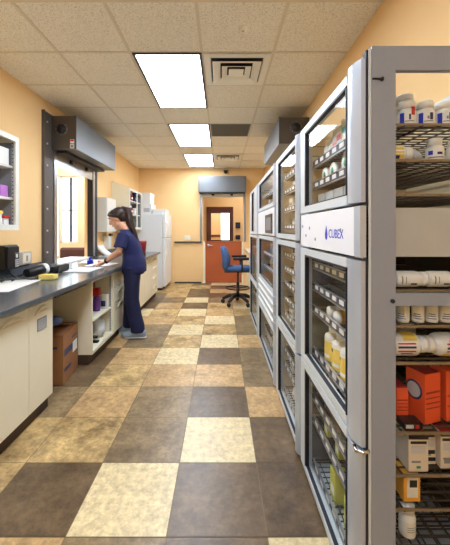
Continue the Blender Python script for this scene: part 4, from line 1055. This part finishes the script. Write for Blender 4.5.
b.tube([HP(.082, 0, .022), HP(.100, 0, -.005), HP(.109, 0, -.025), HP(.095, 0, -.036)], [.010, .012, .015, .010], 'skin', n=10)
b.ball(HP(.082, 0, -.060), (.014, .022, .011), 'skin', HM, 12, 8)
b.ball(HP(.08, 0, .040), (.018, .05, .012), 'skin', HM, 12, 8)
for q in (-1, 1): b.ball(HP(-.005, .074*q, -.01), (.020, .010, .032), 'skin', HM, 12, 8)
b.tube([P(.075, 0, 1.30), P(.115, 0, 1.38), P(.175, 0, 1.45)], [.065, .060, .058], 'skin', n=16)
loft(b, [(0, .84, .10, .145), (.0, .95, .11, .15), (.02, 1.08, .095, .13), (.05, 1.2, .10, .15), (.068, 1.29, .085, .165), (.075, 1.345, .05, .10)], 'skin')
SHL, ELL, WRL = P(.085, .185, 1.31), P(.115, .255, 1.105), P(.30, .205, .975)
SHR, ELR, WRR = P(.085, -.185, 1.31), P(.16, -.25, 1.10), P(.36, -.14, .972)
for A, B, C in ((SHL, ELL, WRL), (SHR, ELR, WRR)):
    b.tube([A, (A*.5+B*.5), B, B*.65+C*.35, C], [.052, .045, .037, .037, .025], 'skin', n=14)
def hand(b, W, d, side):
    """palm resting on the worktop, five fingers; side +1 = her left"""
    d = d.normalized(); lat = Vector((0, -1, 0)); lat = (lat-d*lat.dot(d)).normalized(); z0 = .922
    K = W+d*.085; K.z = z0+.016
    b.tube([W, W+d*.04-Vector((0, 0, .012)), K], [(.020, .027), (.018, .036), (.014, .038)], 'skin', n=14)
    for i, (off, L) in enumerate(((.027, .066), (.009, .076), (-.009, .070), (-.026, .054))):
        a = K+lat*off*-side; e1 = a+d*L*.45+lat*off*-side*.12; e2 = a+d*L*.8; e3 = a+d*L
        e1.z = z0+.020; e2.z = z0+.010; e3.z = z0
        b.tube([a-d*.02, e1, e2, e3], [.0095, .009, .0082, .007], 'skin', n=10)
    a = W+d*.03-lat*side*.026; a.z = z0+.02; m1 = a+d*.03-lat*side*.022; m1.z = z0+.012; m2 = a+d*.06-lat*side*.024; m2.z = z0+.002
    b.tube([a, m1, m2], [.012, .0105, .008], 'skin', n=10)
hand(b, WRL, Vector((-.95, -.05, 0)), 1); hand(b, WRR, Vector((-.9, -.12, 0)), -1)
LEG = [(P(.005, .088, .90), P(.0, .09, .48), P(-.075, .10, .08)), (P(.02, -.088, .90), P(.075, -.09, .48), P(.09, -.12, .08))]
for A, B, C in LEG: b.tube([A, A*.5+B*.5, B, B*.6+C*.4, C], [.088, .078, .056, .054, .036], 'skin', n=16)
remeshed('body', b, per, .0055, 2)
# clothes
b = MB()
loft(b, [(-.005, .825, .148, .187), (-.005, .90, .150, .190), (-.002, .98, .138, .182), (.012, 1.06, .124, .165), (.033, 1.15, .122, .168), (.062, 1.24, .116, .182), (.082, 1.30, .098, .190), (.096, 1.345, .072, .145), (.108, 1.375, .062, .082)], 'navy')
for A, B in ((SHL, ELL), (SHR, ELR)):
    b.tube([A*1.0+Vector((0, 0, .012)), A*.6+B*.4, A*.2+B*.8], [.066, .072, .076], 'navy', n=16)
remeshed('scrub_top', b, per, .008, 3)
b = MB()
loft(b, [(0, .80, .125, .172), (0, .88, .136, .18), (.0, .96, .12, .165)], 'navy_d')
for A, B, C in LEG:
    D = C+Vector((0, 0, .0))
    b.tube([A, A*.6+B*.4, B, B*.5+C*.5, C+Vector((0, 0, .06)), D], [(.095, .115), .102, .088, .086, .088, .088], 'navy_d', n=18)
remeshed('scrub_trousers', b, per, .008, 3)
# hair: cap behind the hair line, bun band and ponytail
b = MB()
b.ball(HP(-.038, 0, .030), (.090, .083, .086), 'hair', HM, 20, 14)
b.ball(HP(-.055, 0, -.010), (.060, .070, .070), 'hair', HM, 18, 12)
b.ball(HP(.014, 0, .068), (.068, .072, .046), 'hair', HM, 18, 12)
for q in (-1, 1): b.tube([HP(.070, .03*q, .078), HP(.045, .058*q, .060), HP(.01, .076*q, .035), HP(-.04, .076*q, .0)], [.012, .018, .022, .024], 'hair', n=10)
b.tube([HP(-.085, 0, .060), HP(-.118, 0, .058), HP(-.150, 0, .030), P(.065, .0, 1.53), P(.05, .01, 1.46), P(.022, .015, 1.39), P(-.01, .02, 1.32), P(-.04, .02, 1.26), P(-.055, .02, 1.215)],
       [.032, .036, (.052, .044), (.056, .046), (.052, .042), (.044, .036), (.034, .03), (.022, .02), .008], 'hair', n=14)
b.tube([HP(-.150, .01, .020), P(.05, .04, 1.50), P(.02, .045, 1.40), P(-.025, .035, 1.30)], [.02, .026, .022, .008], 'hair', n=10)
remeshed('hair', b, per, .007, 2)
b = MB(); b.tube([HP(-.108, 0, .059), HP(-.120, 0, .057)], [.041, .041], 'black', n=14); obj('hair_tie', b, per)
for q in (-1, 1):
    b = MB(); b.ball(HP(.072, .032*q, .012), .011, 'white', None, 12, 8); b.ball(HP(.0795, .033*q, .009), .0055, 'black', None, 10, 6); obj('eye', b, per)
b = MB(); b.ball(HP(.090, 0, -.056), (.008, .020, .004), 'lip', HM, 12, 8); b.ball(HP(.088, 0, -.065), (.008, .017, .005), 'lip', HM, 12, 8); obj('lips', b, per)
for A, s_, ang in ((LEG[0][2], 1, .0), (LEG[1][2], -1, .12)):
    b = MB(); f0 = -(A.x-PX); yy = A.y
    def Q(f, z): return Vector((PX-f0-f*math.cos(ang), yy-f*math.sin(ang)*s_*-1, z))
    b.tube([Q(-.105, .058), Q(-.08, .058), Q(-.02, .06), Q(.05, .058), (Q(.11, .048)), Q(.165, .040), Q(.195, .034)], [(.03, .026), (.052, .042), (.058, .046), (.056, .050), (.044, .054), (.032, .048), (.014, .024)], 'clog', n=16)
    o = remeshed('clog', b, per, .006, 2)
    b = MB(); b.tube([Q(-.108, .013), Q(-.06, .013), Q(.05, .013), (Q(.13, .013)), Q(.195, .013)], [(.012, .03), (.012, .044), (.012, .048), (.012, .052), (.012, .025)], 'sole', n=16); obj('sole', b, o)
b = MB(); w0 = WRL*.9+ELL*.1; d = (WRL-ELL).normalized()
b.tube([w0-d*.013, w0+d*.013], [.034, .033], 'black', n=16); obj('wristwatch', b, per)
b = MB(); b.ball(w0+Vector((0, -.022, .024)), (.018, .014, .014), 'dkgrey'); obj('watch_face', b, per)
